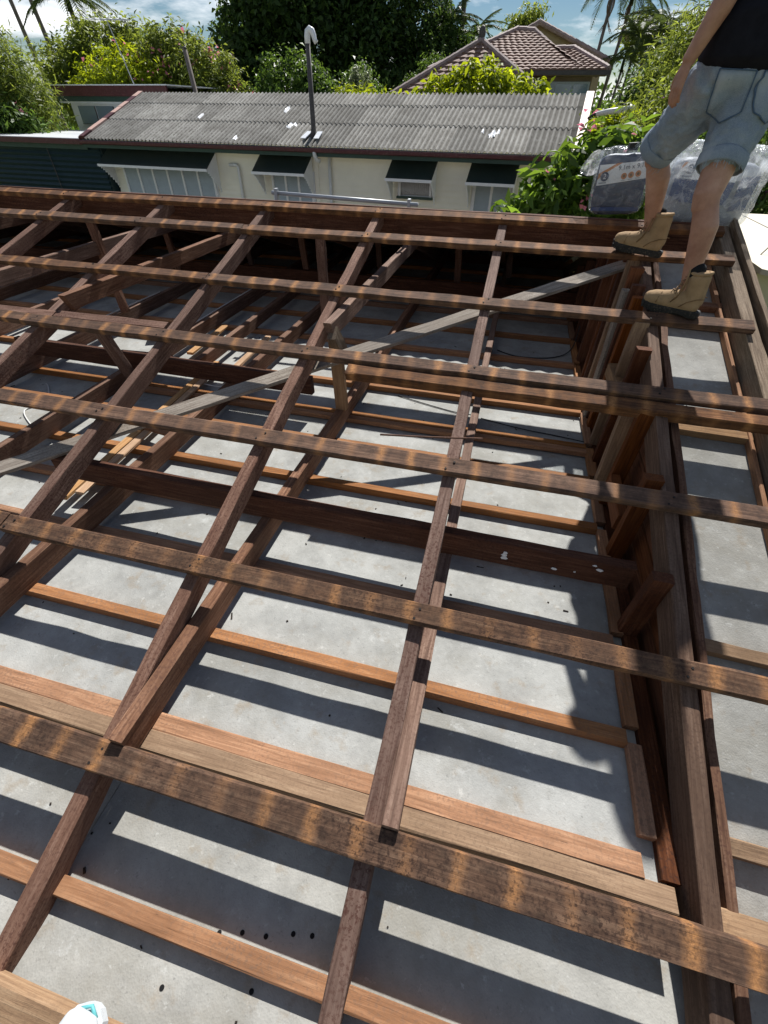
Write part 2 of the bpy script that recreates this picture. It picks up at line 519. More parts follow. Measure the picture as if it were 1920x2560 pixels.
# sheets, each nailed up to the battens, thin open joints
xs = [XL, -5.6, -3.7, -1.85, 0.94, 2.70]
yj = [0.15, 1.335, 2.47, 3.81, 4.95, 6.1, 7.3]
for a, b in zip(xs[:-1], xs[1:]):
    for c, d in zip(yj[:-1], yj[1:]):
        mb = MB().box(0.001, b - a - 0.001, 0.001, d - c - 0.001, -0.006, 0)
        mb.build('ceiling_sheet', M['sheet'], ceil, Matrix.Translation((a, c, CB)))
# loose timber lying on the ceiling battens
def plank(p0, p1, w, h, m, label):
    tag(timber('loose_plank', p0, p1, Z, w, h, m), label, 'plank', 'loose planks on the ceiling')
plank((-0.255, 1.10, JB + .021), (-0.375, 2.95, JB + .021), 0.052, 0.02, M['pine'], 'left one of two long pale planks lying side by side across the ceiling battens')
plank((-0.195, 1.16, JB + .023), (-0.312, 2.90, JB + .023), 0.052, 0.02, M['pine'], 'right one of two long pale planks lying side by side across the ceiling battens')
plank((-0.315, 1.86, JB + .044), (-0.02, 1.80, JB + .044), 0.05, 0.02, M['cbatten'], 'short reddish board lying across the two long pale planks')
plank((-0.70, 3.05, JB + .022), (-0.74, 3.75, JB + .022), 0.06, 0.022, M['pine'], 'pale offcut behind the rear hanging beam, between two joists')
plank((-0.16, 2.68, JB + .022), (-0.20, 3.6, JB + .022), 0.055, 0.022, M['pine'], 'pale plank in line behind the two long pale planks')
plank((-1.25, 3.30, JB + .024), (-1.38, 3.55, JB + .024), 0.11, 0.02, M['pine'], 'small wide pale offcut farthest left behind the hanging beam')

# eave lining in front of the wall plate
eave = thing('eave_soffit', 'grey fibre sheet eave lining with drilled vent holes at the near edge of the roof', 'eave', (-1, -0.3, -0.26))
ZS = -0.228
dark = plain('hole_black', (0.006, 0.006, 0.007), 0.95, var=0.0)
xs2 = [XL, -3.886, -1.486, 0.914, 3.314, 5.2]
for a, b in zip(xs2[:-1], xs2[1:]):
    MB().box(0.001, b - a - 0.001, 0, 0.715, -0.006, 0).build('soffit_sheet', M['soffit'], eave, Matrix.Translation((a, -0.665, ZS)))
timber('soffit_batten', (XL, -0.285, ZS + 0.039), (5.0, -0.292, ZS + 0.039), Z, 0.052, 0.037, M['cbatten'], eave)
timber('fascia_board', (XL, -0.64, -0.215), (5.0, -0.64, -0.215), Z, 0.03, 0.16, M['greyrafter'], eave)
MB().box(XL, 2.74, 0.10, 0.12, -0.6, JB - 0.075).build('wall_lining', M['beam'], eave)
for (x, y) in ((1.455, -0.262), (1.52, -0.245), (1.59, -0.235), (1.665, -0.21), (1.60, -0.345), (1.77, -0.275), (1.68, -0.40), (1.72, -0.20), (1.36, -0.40)):
    MB().tube([(0, 0, 0), (0, 0, 0.0008)], 0.0068, 10).build('vent_hole', dark, eave, Matrix.Translation((x, y, ZS + 0.0005)))

# gable wall under the end rafter
gable = thing('gable_wall', 'gable end wall of upright studs with gappy weatherboards behind', 'wall', (2.72, RY, -0.2))
gx = 2.700
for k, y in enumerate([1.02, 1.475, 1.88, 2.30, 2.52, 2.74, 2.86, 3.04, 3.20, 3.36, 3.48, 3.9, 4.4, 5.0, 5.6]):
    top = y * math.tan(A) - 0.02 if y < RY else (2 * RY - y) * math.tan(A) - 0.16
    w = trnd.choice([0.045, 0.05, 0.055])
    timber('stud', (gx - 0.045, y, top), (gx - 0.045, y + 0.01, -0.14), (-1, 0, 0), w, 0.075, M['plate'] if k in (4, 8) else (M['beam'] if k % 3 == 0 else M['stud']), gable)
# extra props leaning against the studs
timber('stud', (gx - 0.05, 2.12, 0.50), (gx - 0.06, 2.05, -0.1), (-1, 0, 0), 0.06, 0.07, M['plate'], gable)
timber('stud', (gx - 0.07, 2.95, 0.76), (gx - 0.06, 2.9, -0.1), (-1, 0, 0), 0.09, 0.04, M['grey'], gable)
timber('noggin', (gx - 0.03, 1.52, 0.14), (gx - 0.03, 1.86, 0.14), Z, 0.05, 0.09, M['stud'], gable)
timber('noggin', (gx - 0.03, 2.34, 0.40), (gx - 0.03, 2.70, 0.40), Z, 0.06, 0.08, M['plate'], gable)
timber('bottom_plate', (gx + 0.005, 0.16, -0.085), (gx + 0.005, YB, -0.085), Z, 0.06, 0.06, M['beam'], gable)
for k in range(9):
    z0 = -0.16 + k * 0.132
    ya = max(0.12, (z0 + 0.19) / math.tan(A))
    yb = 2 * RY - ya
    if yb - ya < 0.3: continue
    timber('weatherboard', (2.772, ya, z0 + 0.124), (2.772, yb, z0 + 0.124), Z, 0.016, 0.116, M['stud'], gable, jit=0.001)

# verge: raked lining, barge rafter, barge board
verge = thing('verge_overhang', 'gable overhang with grey raked lining sheets and weathered barge rafter', 'verge', (3.05, 1.5, 0.1))
OFFV = -0.185
va = [-0.65, 0.9, 2.03, 2.86, 3.7]
for a, b in zip(va[:-1], va[1:]):
    MB().box(0.001, 0.478, 0.001, b - a - 0.001, -0.006, 0).build('verge_sheet', M['soffit'], verge, frame((1, 0, 0), UP, RP(2.80, a, OFFV)))
for v in (0.88, 1.99):
    timber('outrigger', RP(2.855, v, OFFV + 0.040), RP(3.21, v - 0.01, OFFV + 0.040), UP, 0.05, 0.038, M['plate'], verge)
for v in (2.86, 3.05):
    timber('outrigger', RP(2.855, v, OFFV + 0.042), RP(3.21, v - 0.01, OFFV + 0.042), UP, 0.05, 0.04, M['joist'], verge)
timber('lining_batten', RP(2.848, -0.6, OFFV + 0.075), RP(2.848, 3.7, OFFV + 0.075), UP, 0.03, 0.073, M['joist'], verge, jit=0.004)
timber('lining_batten', RP(3.205, -0.6, OFFV + 0.045), RP(3.190, 3.7, OFFV + 0.045), UP, 0.018, 0.043, M['cbatten'], verge)
timber('barge_rafter', RP(3.262, -0.65, -TB), RP(3.245, RV, -TB), UP, 0.07, 0.135, M['greyrafter'], verge)
timber('barge_board', RP(3.335, -0.65, -0.005), RP(3.315, RV + 0.05, -0.005), UP, 0.028, 0.19, M['greyrafter'], verge)
timber('wall_plate', (2.80, 0.085, -0.075), (3.25, 0.085, -0.075), Z, 0.10, 0.07, M['plate'], verge)
timber('lining_batten', RP(2.86, 0.26, OFFV + 0.04), RP(3.21, 0.26, OFFV + 0.04), UP, 0.05, 0.038, M['plate'], verge)

# far slope is still sheeted below the ridge, so the back of the roof space is dark
farroof = thing('far_roof_slope', 'old grey corrugated sheets still on the far slope behind the ridge', 'roof', (-2, 6, 0.4))
def corr_mesh(name, width, length, pitch, amp, th, material, seg=10):
    n = int(round(width / pitch)) * seg
    xs_ = [i * pitch / seg for i in range(n + 1)]
    wv = [amp * 0.5 * math.cos(2 * math.pi * i / seg) for i in range(n + 1)]
    m_ = n + 1
    v = [(x, y, z + s) for s in (0, -th) for y in (0, length) for x, z in zip(xs_, wv)]
    f = [(i, i + 1, m_ + i + 1, m_ + i) for i in range(n)]
    f += [(2*m_ + i, 3*m_ + i, 3*m_ + i + 1, 2*m_ + i + 1) for i in range(n)]
    ns = len(f)
    k = len(v)
    v += v[:]
    for i in range(n):
        f.append((k + i, k + 2*m_ + i, k + 2*m_ + i + 1, k + i + 1))
        f.append((k + m_ + i, k + m_ + i + 1, k + 3*m_ + i + 1, k + 3*m_ + i))
    f.append((k, k + m_, k + 3*m_, k + 2*m_)); f.append((k + n, k + 2*m_ + n, k + 3*m_ + n, k + m_ + n))
    me = bpy.data.meshes.new(name)
    me.from_pydata(v, [], f)
    me.materials.append(material)
    me.polygons.foreach_set('use_smooth', [q < ns for q in range(len(f))])
    return me
m, nt, b, out = new_mat('corrugated_fibro')
v_, _, rnd = obj_coord(nt, True)
cc = ramp(nt, noise(nt, v_, 2.2, 6, 0.65), [(0.3, (0.21, 0.20, 0.18)), (0.55, (0.32, 0.31, 0.285)), (0.75, (0.42, 0.41, 0.38))])
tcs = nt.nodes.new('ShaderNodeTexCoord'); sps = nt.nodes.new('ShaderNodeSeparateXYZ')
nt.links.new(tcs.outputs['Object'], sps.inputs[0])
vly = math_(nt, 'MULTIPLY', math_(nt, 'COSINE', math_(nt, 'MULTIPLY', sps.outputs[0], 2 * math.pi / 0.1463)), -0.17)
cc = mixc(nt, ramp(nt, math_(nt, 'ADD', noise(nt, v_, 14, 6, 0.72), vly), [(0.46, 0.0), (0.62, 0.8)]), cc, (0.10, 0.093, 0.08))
cc = mixc(nt, ramp(nt, noise(nt, v_, 24, 4, 0.7), [(0.60, 0.0), (0.72, 0.85)]), cc, (0.42, 0.41, 0.385))
hv = nt.nodes.new('ShaderNodeHueSaturation')
nt.links.new(cc, hv.inputs['Color'])
nt.links.new(math_(nt, 'ADD', math_(nt, 'MULTIPLY', rnd, 0.5), 0.72), hv.inputs['Value'])
nt.links.new(hv.outputs[0], b.inputs['Base Color'])
b.inputs['Roughness'].default_value = 0.92
b.inputs['Specular IOR Level'].default_value = 0.15
bump(nt, b, noise(nt, v_, 40, 5), 0.4, 0.006)
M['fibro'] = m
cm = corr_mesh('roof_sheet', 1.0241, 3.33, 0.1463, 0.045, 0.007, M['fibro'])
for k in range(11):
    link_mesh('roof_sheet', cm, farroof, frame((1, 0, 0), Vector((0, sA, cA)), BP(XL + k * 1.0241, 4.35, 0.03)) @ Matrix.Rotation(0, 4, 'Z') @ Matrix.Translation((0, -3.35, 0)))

# outer walls of the house, down to the ground
hw = thing('house_wall', 'weatherboard outer wall below the far eave of the stripped house', 'wall', (-2, YB, -3.5))
M['creamwall'] = plain('cream_paint', (0.62, 0.57, 0.43), 0.6, var=0.06)
MB().box(XL, 2.78, YB + 0.02, YB + 0.14, -3.5, 0.05).build('wall', M['beam'], hw)
MB().box(XL, 2.78, 0.0, 0.05, -3.5, -0.62).build('wall', M['creamwall'], hw)
MB().box(2.80, 2.9, 0.05, YB, -3.5, -0.22).build('wall', M['creamwall'], hw)

# ground
M['ground'] = plain('grass_ground', (0.13, 0.15, 0.055), 0.95, var=0.35, nscale=0.8, spec=0.1)
g = mesh('ground', [(-600, -200, -3.5), (600, -200, -3.5), (600, 1200, -3.5), (-600, 1200, -3.5)], [(0, 1, 2, 3)], M['ground'])
g['kind'] = 'structure'
M['concrete'] = plain('yard_concrete', (0.42, 0.40, 0.36), 0.9, var=0.15, nscale=1.5, spec=0.15)
g = MB().box(-16, 8, 7.6, 14.6, -3.52, -3.48).build('concrete_path', M['concrete'])
g['kind'] = 'structure'


# ------------------------------------------------------------------ neighbour's house
M['maroon'] = plain('maroon_paint', (0.085, 0.022, 0.025), 0.5, var=0.25, dirt=(0.16, 0.10, 0.09))
M['greenpaint'] = plain('green_paint', (0.028, 0.062, 0.05), 0.5, var=0.2)
M['awning'] = plain('awning_dark_green', (0.008, 0.021, 0.019), 0.45, var=0.15)
M['white'] = plain('white_paint', (0.74, 0.75, 0.76), 0.5, var=0.06)
M['whitepipe'] = plain('pipe_white', (0.66, 0.67, 0.66), 0.4, var=0.08)
M['cream'] = plain('cream_weatherboard', (0.82, 0.79, 0.67), 0.55, var=0.06, nscale=2.0)
M['pinkish'] = plain('barge_pink', (0.55, 0.36, 0.30), 0.6, var=0.12)
M['pipe'] = plain('pipe_dark', (0.075, 0.068, 0.066), 0.7, var=0.3, nscale=9, dirt=(0.16, 0.14, 0.13))
M['whitemetal'] = plain('cowl_white_metal', (0.80, 0.82, 0.85), 0.3, var=0.05)
M['navy'] = plain('shed_dark_steel', (0.012, 0.030, 0.036), 0.45, var=0.2)
M['pale'] = plain('louvre_pale', (0.40, 0.46, 0.50), 0.35, var=0.08)
M['curtain'] = plain('curtain_grey', (0.42, 0.42, 0.43), 0.9, var=0.1)
def glass_mat(name, col, rough=0.05):
    m, nt, b, out = new_mat(name)
    b.inputs['Base Color'].default_value = (*col, 1)
    b.inputs['Roughness'].default_value = rough
    b.inputs['Specular IOR Level'].default_value = 0.8
    v, _, _r = obj_coord(nt, True)
    bump(nt, b, noise(nt, v, 1.5, 2), 0.05, 0.02)
    return m
M['glass'] = glass_mat('window_glass', (0.20, 0.25, 0.30))

HT = rad(-4)
house = thing('weatherboard_house', 'cream weatherboard house with long grey corrugated roof and dark green awnings', 'house', (0, 15, -3.5), HT)
HM = Matrix.Translation((0, 15, 0)) @ Matrix.Rotation(HT, 4, 'Z')
def H(name, mb, m, parent=house, mat=Matrix.Identity(4), smooth=False):
    return mb.build(name, m, parent, HM @ mat, smooth)
GZ, RZ2, RYH = 0.80, 1.97, 3.4
HP = math.atan2(RZ2 - GZ, RYH)
HX0, HX1 = -12.72, 3.0
slope = RYH / math.cos(HP)
# roof sheets in three courses, each a sheet of seven corrugations
courses = [(0.0, 0.40 * slope + 0.06), (0.40 * slope, 0.75 * slope + 0.06), (0.75 * slope, slope)]
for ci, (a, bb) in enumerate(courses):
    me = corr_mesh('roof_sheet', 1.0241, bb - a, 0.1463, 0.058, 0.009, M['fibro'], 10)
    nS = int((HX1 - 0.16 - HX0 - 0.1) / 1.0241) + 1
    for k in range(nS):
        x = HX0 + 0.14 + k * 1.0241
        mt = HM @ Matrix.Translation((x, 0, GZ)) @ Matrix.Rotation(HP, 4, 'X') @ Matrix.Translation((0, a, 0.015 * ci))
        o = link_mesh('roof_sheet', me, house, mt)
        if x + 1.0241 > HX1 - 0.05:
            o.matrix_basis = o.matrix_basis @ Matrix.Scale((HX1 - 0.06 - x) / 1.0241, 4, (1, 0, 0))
# barge caps
def slope_box(name, x0, x1, y0, y1, z0, z1, m):
    mb = MB().box(x0, x1, y0, y1, z0, z1)
    return mb.build(name, m, house, HM @ Matrix.Translation((0, 0, GZ)) @ Matrix.Rotation(HP, 4, 'X'))
for k in range(8):
    slope_box('barge_cap', HX0 - 0.04, HX0 + 0.15, k * slope / 8 + 0.006, (k + 1) * slope / 8 - 0.006, -0.02, 0.075 + 0.004 * (k % 2), M['pinkish'] if k % 3 else M['maroon'])
slope_box('barge_board', HX0 - 0.08, HX0 - 0.045, -0.02, slope, -0.16, 0.05, M['maroon'])
slope_box('barge_cap', HX1 - 0.06, HX1 + 0.14, -0.02, slope + 0.05, 0.03, 0.085, M['pinkish'])
slope_box('barge_board', HX1 + 0.10, HX1 + 0.135, -0.02, slope, -0.16, 0.028, M['pinkish'])
# gutter: half-round section
mb = MB()
prof = [(-0.10, 0.0), (-0.11, -0.03), (-0.105, -0.085), (-0.07, -0.105), (0.0, -0.105), (0.0, -0.02), (-0.012, -0.02), (-0.012, -0.095), (-0.066, -0.095), (-0.095, -0.08), (-0.098, -0.03), (-0.09, 0.0)]
n = len(prof)
v = [(x, y, GZ - 0.035 + z) for x in (HX0 - 0.06, HX1 + 0.12) for (y, z) in prof]
f = [(i, (i + 1) % n, n + (i + 1) % n, n + i) for i in range(n)] + [tuple(range(n - 1, -1, -1)), tuple(n + i for i in range(n))]
H('gutter', mb.add(v, f), M['maroon'])
H('fascia', MB().box(HX0, HX1 + .05, 0.005, 0.035, 0.565, GZ - 0.02), M['greenpaint'])
H('eave_lining', MB().box(HX0, HX1, 0.035, 0.62, 0.575, 0.585), M['cream'])
# weatherboard wall, stepped boards
WY = 0.50
mb = MB()
def boards(mb, x0, x1, z0, z1, y, pitch=0.14, lap=0.04):
    k = 0
    z = z1
    while z > z0:
        zb = max(z0, z - pitch)
        mb.add([(x0, y, z), (x1, y, z), (x1, y - lap, zb), (x0, y - lap, zb), (x1, y, zb), (x0, y, zb)], [(0, 3, 2, 1), (3, 5, 4, 2)])
        z = zb
boards(mb, -12.2, 2.6, -3.0, 0.575, WY)
H('wall', mb, M['cream'])
H('wall', MB().box(-12.2, 2.6, WY + 0.005, WY + 0.1, -3.5, 0.57), M['cream'])
H('wall', MB().box(2.5, 2.6, WY + .1, 6.0, -3.5, 1.0), M['cream'])
H('wall', MB().box(-12.2, -12.1, WY + .1, 6.0, -3.5, 1.0), M['cream'])
H('corner_strip', MB().box(-4.47, -4.33, WY - 0.05, WY + 0.0, -3.0, 0.57), M['cream'])
H('rear_wall', MB().box(-12.2, 2.6, 6.0, 6.1, -3.5, 1.0), M['cream'])
# windows and awnings
def window(x0, x1, zt, zb, lights, kind):
    w = H('window', MB().box(x0 - 0.07, x1 + 0.07, WY - 0.06, WY - 0.015, zb - 0.07, zt + 0.07), M['white'])
    step = (x1 - x0) / lights
    for k in range(lights):
        a = x0 + k * step + 0.035
        b2 = x0 + (k + 1) * step - 0.035
        if kind == 'louvre':
            nl = 12
            mb = MB()
            for j in range(nl):
                zz = zt - (j + 0.5) * (zt - zb) / nl
                hh = (zt - zb) / nl * 0.56
                mb.add([(a, WY - 0.066, zz + hh), (b2, WY - 0.066, zz + hh), (b2, WY - 0.10, zz - hh), (a, WY - 0.10, zz - hh),
                        (a, WY - 0.061, zz + hh), (b2, WY - 0.061, zz + hh), (b2, WY - 0.095, zz - hh), (a, WY - 0.095, zz - hh)],
                       [(0, 3, 2, 1), (4, 5, 6, 7), (0, 1, 5, 4), (2, 3, 7, 6)])
            mb.build('louvre_blades', M['pale'], w, HM)
        else:
            MB().box(a, b2, WY - 0.066, WY - 0.061, zb + 0.03, zt - 0.03).build('pane', M['curtain'] if kind == 'curtain' else M['glass'], w, HM)
            if kind == 'curtain':
                mb = MB()
                nf = 14
                for j in range(nf):
                    xa = a + (b2 - a) * j / nf
                    mb.tube([(xa + 0.02, WY - 0.07, zb + 0.03), (xa + 0.02, WY - 0.07, zt - 0.03)], 0.012, 5)
                mb.build('curtain', M['curtain'], w, HM, True)
    for k in range(lights + 1):
        x = x0 + k * step
        MB().box(x - 0.035, x + 0.035, WY - 0.115, WY - 0.055, zb, zt).build('mullion', M['white'], w, HM)
    MB().box(x0 - 0.08, x1 + 0.08, WY - 0.16, WY - 0.05, zb - 0.06, zb).build('sill', M['white'] if kind != 'curtain' else M['greenpaint'], w, HM)
    return w
def awning(x0, x1, depth=0.72, zt=0.56, zb=0.145):
    yf = WY - depth
    v = [(x0, WY - 0.05, zt), (x1, WY - 0.05, zt), (x1, yf, zb), (x0, yf, zb)]
    v += [(x, y, z + 0.018) for x, y, z in v]
    a = H('awning', MB().add(v, [(0, 1, 2, 3), (7, 6, 5, 4), (0, 4, 5, 1), (2, 6, 7, 3), (0, 3, 7, 4), (1, 5, 6, 2)]), M['awning'])
    MB().box(x0 - 0.01, x1 + 0.01, yf - 0.022, yf + 0.004, zb - 0.045, zb + 0.022).build('front_trim', M['white'], a, HM)
    for x, s in ((x0 + 0.01, 1), (x1 - 0.03, -1)):
        # scalloped timber cheek made of upright battens
        mb = MB()
        nb = 9
        for j in range(nb):
            t0, t1 = j / nb, (j + 0.82) / nb
            y0, y1 = yf + 0.01 + t0 * (depth - 0.07), yf + 0.01 + t1 * (depth - 0.07)
            ztop = zb + (zt - zb) * (t0 + t1) / 2 - 0.012
            zlow = zb - 0.05 - 0.62 * (0.5 * (t0 + t1)) ** 1.3
            mb.box(x, x + 0.018, y0, y1, zlow, ztop)
        mb.build('bracket', M['white'], a, HM)
    return a
awning(-12.15, -7.88); window(-11.72, -8.12, 0.10, -0.95, 6, 'louvre')
awning(-6.26, -4.50); window(-5.92, -4.55, 0.10, -0.95, 3, 'louvre')
awning(-1.95, -0.60); window(-1.70, -0.76, 0.06, -0.30, 1, 'curtain')
awning(0.36, 1.66); window(0.52, 1.50, 0.10, -0.95, 2, 'louvre')
# pipes on the wall
H('downpipe', MB().tube([(-3.93, WY - 0.09, 0.575), (-3.93, WY - 0.09, -3.4)], 0.05, 10), M['whitepipe'], smooth=True)
H('gutter_outlet', MB().tube([(-4.18, -0.05, 0.69), (-4.18, -0.05, 0.60), (-4.15, 0.02, 0.49), (-4.1, 0.1, 0.47)], 0.058, 10), M['whitepipe'], smooth=True)
H('waste_pipe', MB().tube([(-7.42, WY - 0.0, 0.25), (-7.42, WY - 0.09, 0.25), (-7.17, WY - 0.09, 0.25), (-7.12, WY - 0.09, 0.20), (-7.12, WY - 0.09, -3.2)], 0.045, 10), M['whitepipe'], smooth=True)
# vent pipe with a white cowl
vp = H('vent_pipe', MB().tube([(-4.62, 0.42, 0.80), (-4.48, 0.60, 1.06), (-4.47, 0.60, 1.14), (-4.46, 0.60, 1.16), (-4.45, 0.60, 2.95)], [0.078, 0.078, 0.082, 0.070, 0.064], 12), M['pipe'], smooth=True)
MB().tube([(-4.45, .60, 2.90), (-4.45, .60, 3.03), (-4.43, .60, 3.12), (-4.37, .60, 3.16), (-4.30, .60, 3.13), (-4.26, .60, 3.05), (-4.24, .60, 2.97), (-4.20, .6, 2.92)], [0.074, 0.076, 0.078, 0.078, 0.074, 0.066, 0.056, 0.06], 14).build('cowl', M['whitemetal'], vp, HM, True)
MB().tube([(-4.45, .60, 2.84), (-4.45, .60, 2.91)], 0.062, 12).build('collar', M['pipe'], vp, HM, True)
for sx in (-1, 1):
    mt = HM @ Matrix.Translation((-4.47 + sx * 0.19, 0.50, GZ + 0.50 * math.tan(HP) + 0.05)) @ Matrix.Rotation(HP, 4, 'X') @ Matrix.Rotation(sx * 0.1, 4, 'Z')
    MB().box(-0.08, 0.08, -0.22, 0.22, 0, 0.02).build('flashing', M['whitemetal'], vp, mt)
# white paint patches on the sheets
prng = random.Random(5)
for (x, d, s) in ((-9.0, 1.75, 1.0), (-7.05, 0.35, 0.9), (-6.15, 2.35, 1.0), (-5.62, 1.28, 1.2), (-5.45, 1.36, 0.8), (0.75, 1.02, 1.15), (0.45, 1.15, 0.6), (0.88, 1.12, 0.7)):
    n = 14
    ph = round((x - (HX0 + 0.14)) / 0.1463) * 0.1463 + HX0 + 0.14
    edge = [prng.uniform(.7, 1.2) for _ in range(n)]
    vv = [(0.0, 0.0)]
    for rr_ in (0.3, 0.6, 1.0):
        vv += [(math.cos(2*math.pi*k/n) * 0.085 * s * rr_ * edge[k], math.sin(2*math.pi*k/n) * 0.19 * s * rr_ * edge[k]) for k in range(n)]
    ci_ = 0 if d < 0.40 * slope else (1 if d < 0.75 * slope else 2)
    vv = [(ph + px, d + py, 0.029 * math.cos(2 * math.pi * px / 0.1463) + 0.015 * ci_ + 0.004) for px, py in vv]
    ff = [(0, 1 + k, 1 + (k + 1) % n) for k in range(n)]
    for q in range(2):
        ff += [(1 + q*n + k, 1 + (q+1)*n + k, 1 + (q+1)*n + (k+1) % n, 1 + q*n + (k+1) % n) for k in range(n)]
    MB().add(vv, ff).build('paint_patch', M['whitemetal'], house, HM @ Matrix.Translation((0, 0, GZ)) @ Matrix.Rotation(HP, 4, 'X'))
# floodlight tube on a bracket at the gable end
fl = H('light_fitting', MB().tube([(3.32, 1.6, 1.58), (3.55, 1.45, 1.62), (4.15, 1.1, 1.70)], [0.05, 0.06, 0.055], 10), M['whitepipe'], smooth=True)
MB().tube([(3.1, 1.8, 1.32), (3.14, 1.75, 1.5), (3.25, 1.66, 1.57), (3.36, 1.57, 1.585)], 0.035, 8).build('bracket', M['awning'], fl, HM, True)

# taller back wing with the maroon parapet, left of the gable
wing = thing('rear_wing', 'tall pale wing with maroon parapet and sliding window behind the left gable', 'building', tuple(HM @ Vector((-15.8, 5, -3.5))), HT)
def Wg(name, mb, m, parent=wing, smooth=False): return mb.build(name, m, parent, HM, smooth)
Wg('wall', MB().box(-18.1, -12.9, 5.25, 9.0, -3.5, 1.75), M['white'])
Wg('fascia', MB().box(-18.45, -12.75, 4.93, 5.02, 1.92, 2.24), M['maroon'])
Wg('roof', MB().box(-18.5, -12.7, 4.9, 9.1, 2.24, 2.275), M['whitemetal'])
Wg('lower_trim', MB().box(-18.42, -12.8, 4.98, 5.06, 1.76, 1.92), M['greenpaint'])
Wg('eave_lining', MB().box(-18.42, -12.8, 5.02, 5.3, 1.70, 1.757), M['white'])
wn_ = Wg('window', MB().box(-17.78, -12.95, 5.19, 5.245, 0.98, 1.70), M['white'])
for (a, b2) in ((-17.68, -16.78), (-16.72, -15.8), (-15.45, -14.6), (-14.5, -13.2)):
    MB().box(a, b2, 5.165, 5.185, 1.05, 1.62).build('pane', M['glass'], wn_, HM)
    MB().box(a, b2, 5.15, 5.165, 1.03, 1.05).build('rail', M['pipe'], wn_, HM)
    MB().box(b2 - 0.02, b2 + 0.02, 5.15, 5.167, 1.05, 1.62).build('stile', M['pipe'], wn_, HM)

# dark steel shed
shed = thing('steel_shed', 'dark blue-green steel sided shed with maroon gutter at the far left', 'shed', tuple(HM @ Vector((-16.5, 0.4, -3.5))), HT)
mb = MB()
pitch = 0.15
z = 0.56
while z > -3.3:
    for sgn in (0,):
        mb.add([(-21, 0.25, z), (-12.35, 0.25, z), (-12.35, 0.20, z - pitch * 0.5), (-21, 0.20, z - pitch * 0.5), (-12.35, 0.25, z - pitch), (-21, 0.25, z - pitch)], [(0, 3, 2, 1), (3, 5, 4, 2)])
    z -= pitch
mb.build('wall_cladding', M['navy'], shed, HM)
MB().box(-21, -12.3, 0.26, 4.0, -3.5, 0.6).build('wall', M['navy'], shed, HM)
MB().box(-21.1, -12.75, 0.0, 0.14, 0.64, 0.78).build('gutter', M['maroon'], shed, HM)
MB().box(-21.1, -12.75, 0.145, 0.17, 0.50, 0.76).build('fascia', M['greenpaint'], shed, HM)
MB().add([(-21.2, 0.06, 0.80), (-12.78, 0.06, 0.80), (-12.78, 4.2, 0.86), (-21.2, 4.2, 0.86), (-21.2, 0.06, 0.785), (-12.78, 0.06, 0.785), (-12.78, 4.2, 0.845), (-21.2, 4.2, 0.845)],
         [(0, 1, 2, 3), (7, 6, 5, 4), (0, 4, 5, 1), (2, 6, 7, 3), (0, 3, 7, 4), (1, 5, 6, 2)]).build('roof', M['whitemetal'], shed, HM)
MB().box(-14.62, -14.6, 0.18, 0.2, -3.2, 0.5).build('joint_cover', M['pipe'], shed, HM)

# ------------------------------------------------------------------ tiled house behind
M['tile'] = plain('terracotta_tile', (0.215, 0.125, 0.095), 0.8, var=0.35, nscale=5.0, dirt=(0.46, 0.40, 0.37), bumps=0.4)
M['ridgecap'] = plain('ridge_tile', (0.30, 0.215, 0.20), 0.75, var=0.3, nscale=3.0, dirt=(0.5, 0.46, 0.43))
M['brickwall'] = plain('brown_wall', (0.26, 0.20, 0.14), 0.8, var=0.15)  # brown wall colour, lightly mottled
M['bluewin'] = glass_mat('blue_glass', (0.16, 0.24, 0.33))
tiled = thing('tiled_house', 'house with hipped brown tile roofs and pale ridge caps behind the hedge', 'house', (0, 27, -3.5))

def tile_plane(parent, eL, eR, tL, tR, pitch=0.30, tw=0.30):
    """courses of tiles from eave (eL..eR) to top (tL..tR); each course is one overlapping scalloped strip"""
    eL, eR, tL, tR = map(Vector, (eL, eR, tL, tR))
    nrm = (eR - eL).cross(((tL + tR) / 2 - (eL + eR) / 2)).normalized()
    if nrm.z < 0: nrm = -nrm
    h = ((tL + tR) / 2 - (eL + eR) / 2).length
    nC = max(2, int(round(h / pitch)))
    for c in range(nC):
        t0, t1 = c / nC, min(1.0, (c + 1.12) / nC)
        a, b_ = eL.lerp(tL, t0), eR.lerp(tR, t0)
        a1, b1 = eL.lerp(tL, t1), eR.lerp(tR, t1)
        nT = max(2, int(round((b_ - a).length / tw)))
        v, f = [], []
        seg = 4
        mX = nT * seg
        for i in range(mX + 1):
            u = i / mX
            wv = 0.028 * abs(math.sin(math.pi * i / seg))
            lo = a.lerp(b_, u) + nrm * (0.055 + wv)
            hi = a1.lerp(b1, u) + nrm * (0.004 + wv)
            v += [lo, hi, a.lerp(b_, u) + nrm * 0.005]
        for i in range(mX):
            f.append((i*3, (i+1)*3, (i+1)*3 + 1, i*3 + 1))
            f.append((i*3 + 2, (i+1)*3 + 2, (i+1)*3, i*3))
        mesh('tile_course', v, f, M['tile'], parent)
def caps(parent, p, q, L=0.36, rr=0.10):
    p, q = Vector(p), Vector(q)
    n = max(2, int((q - p).length / L))
    d = (q - p) / n
    v, f = tube_vf([(0, 0, 0), (d.length * 1.06, 0, 0)], [rr, rr * 1.18], 8)
    me = bpy.data.meshes.new('ridge_cap')
    me.from_pydata([tuple(x) for x in v], [], f)
    me.materials.append(M['ridgecap'])
    for k in range(n):
        link_mesh('ridge_cap', me, parent, frame(d, Z, p + d * k + Vector((0, 0, 0.05))))
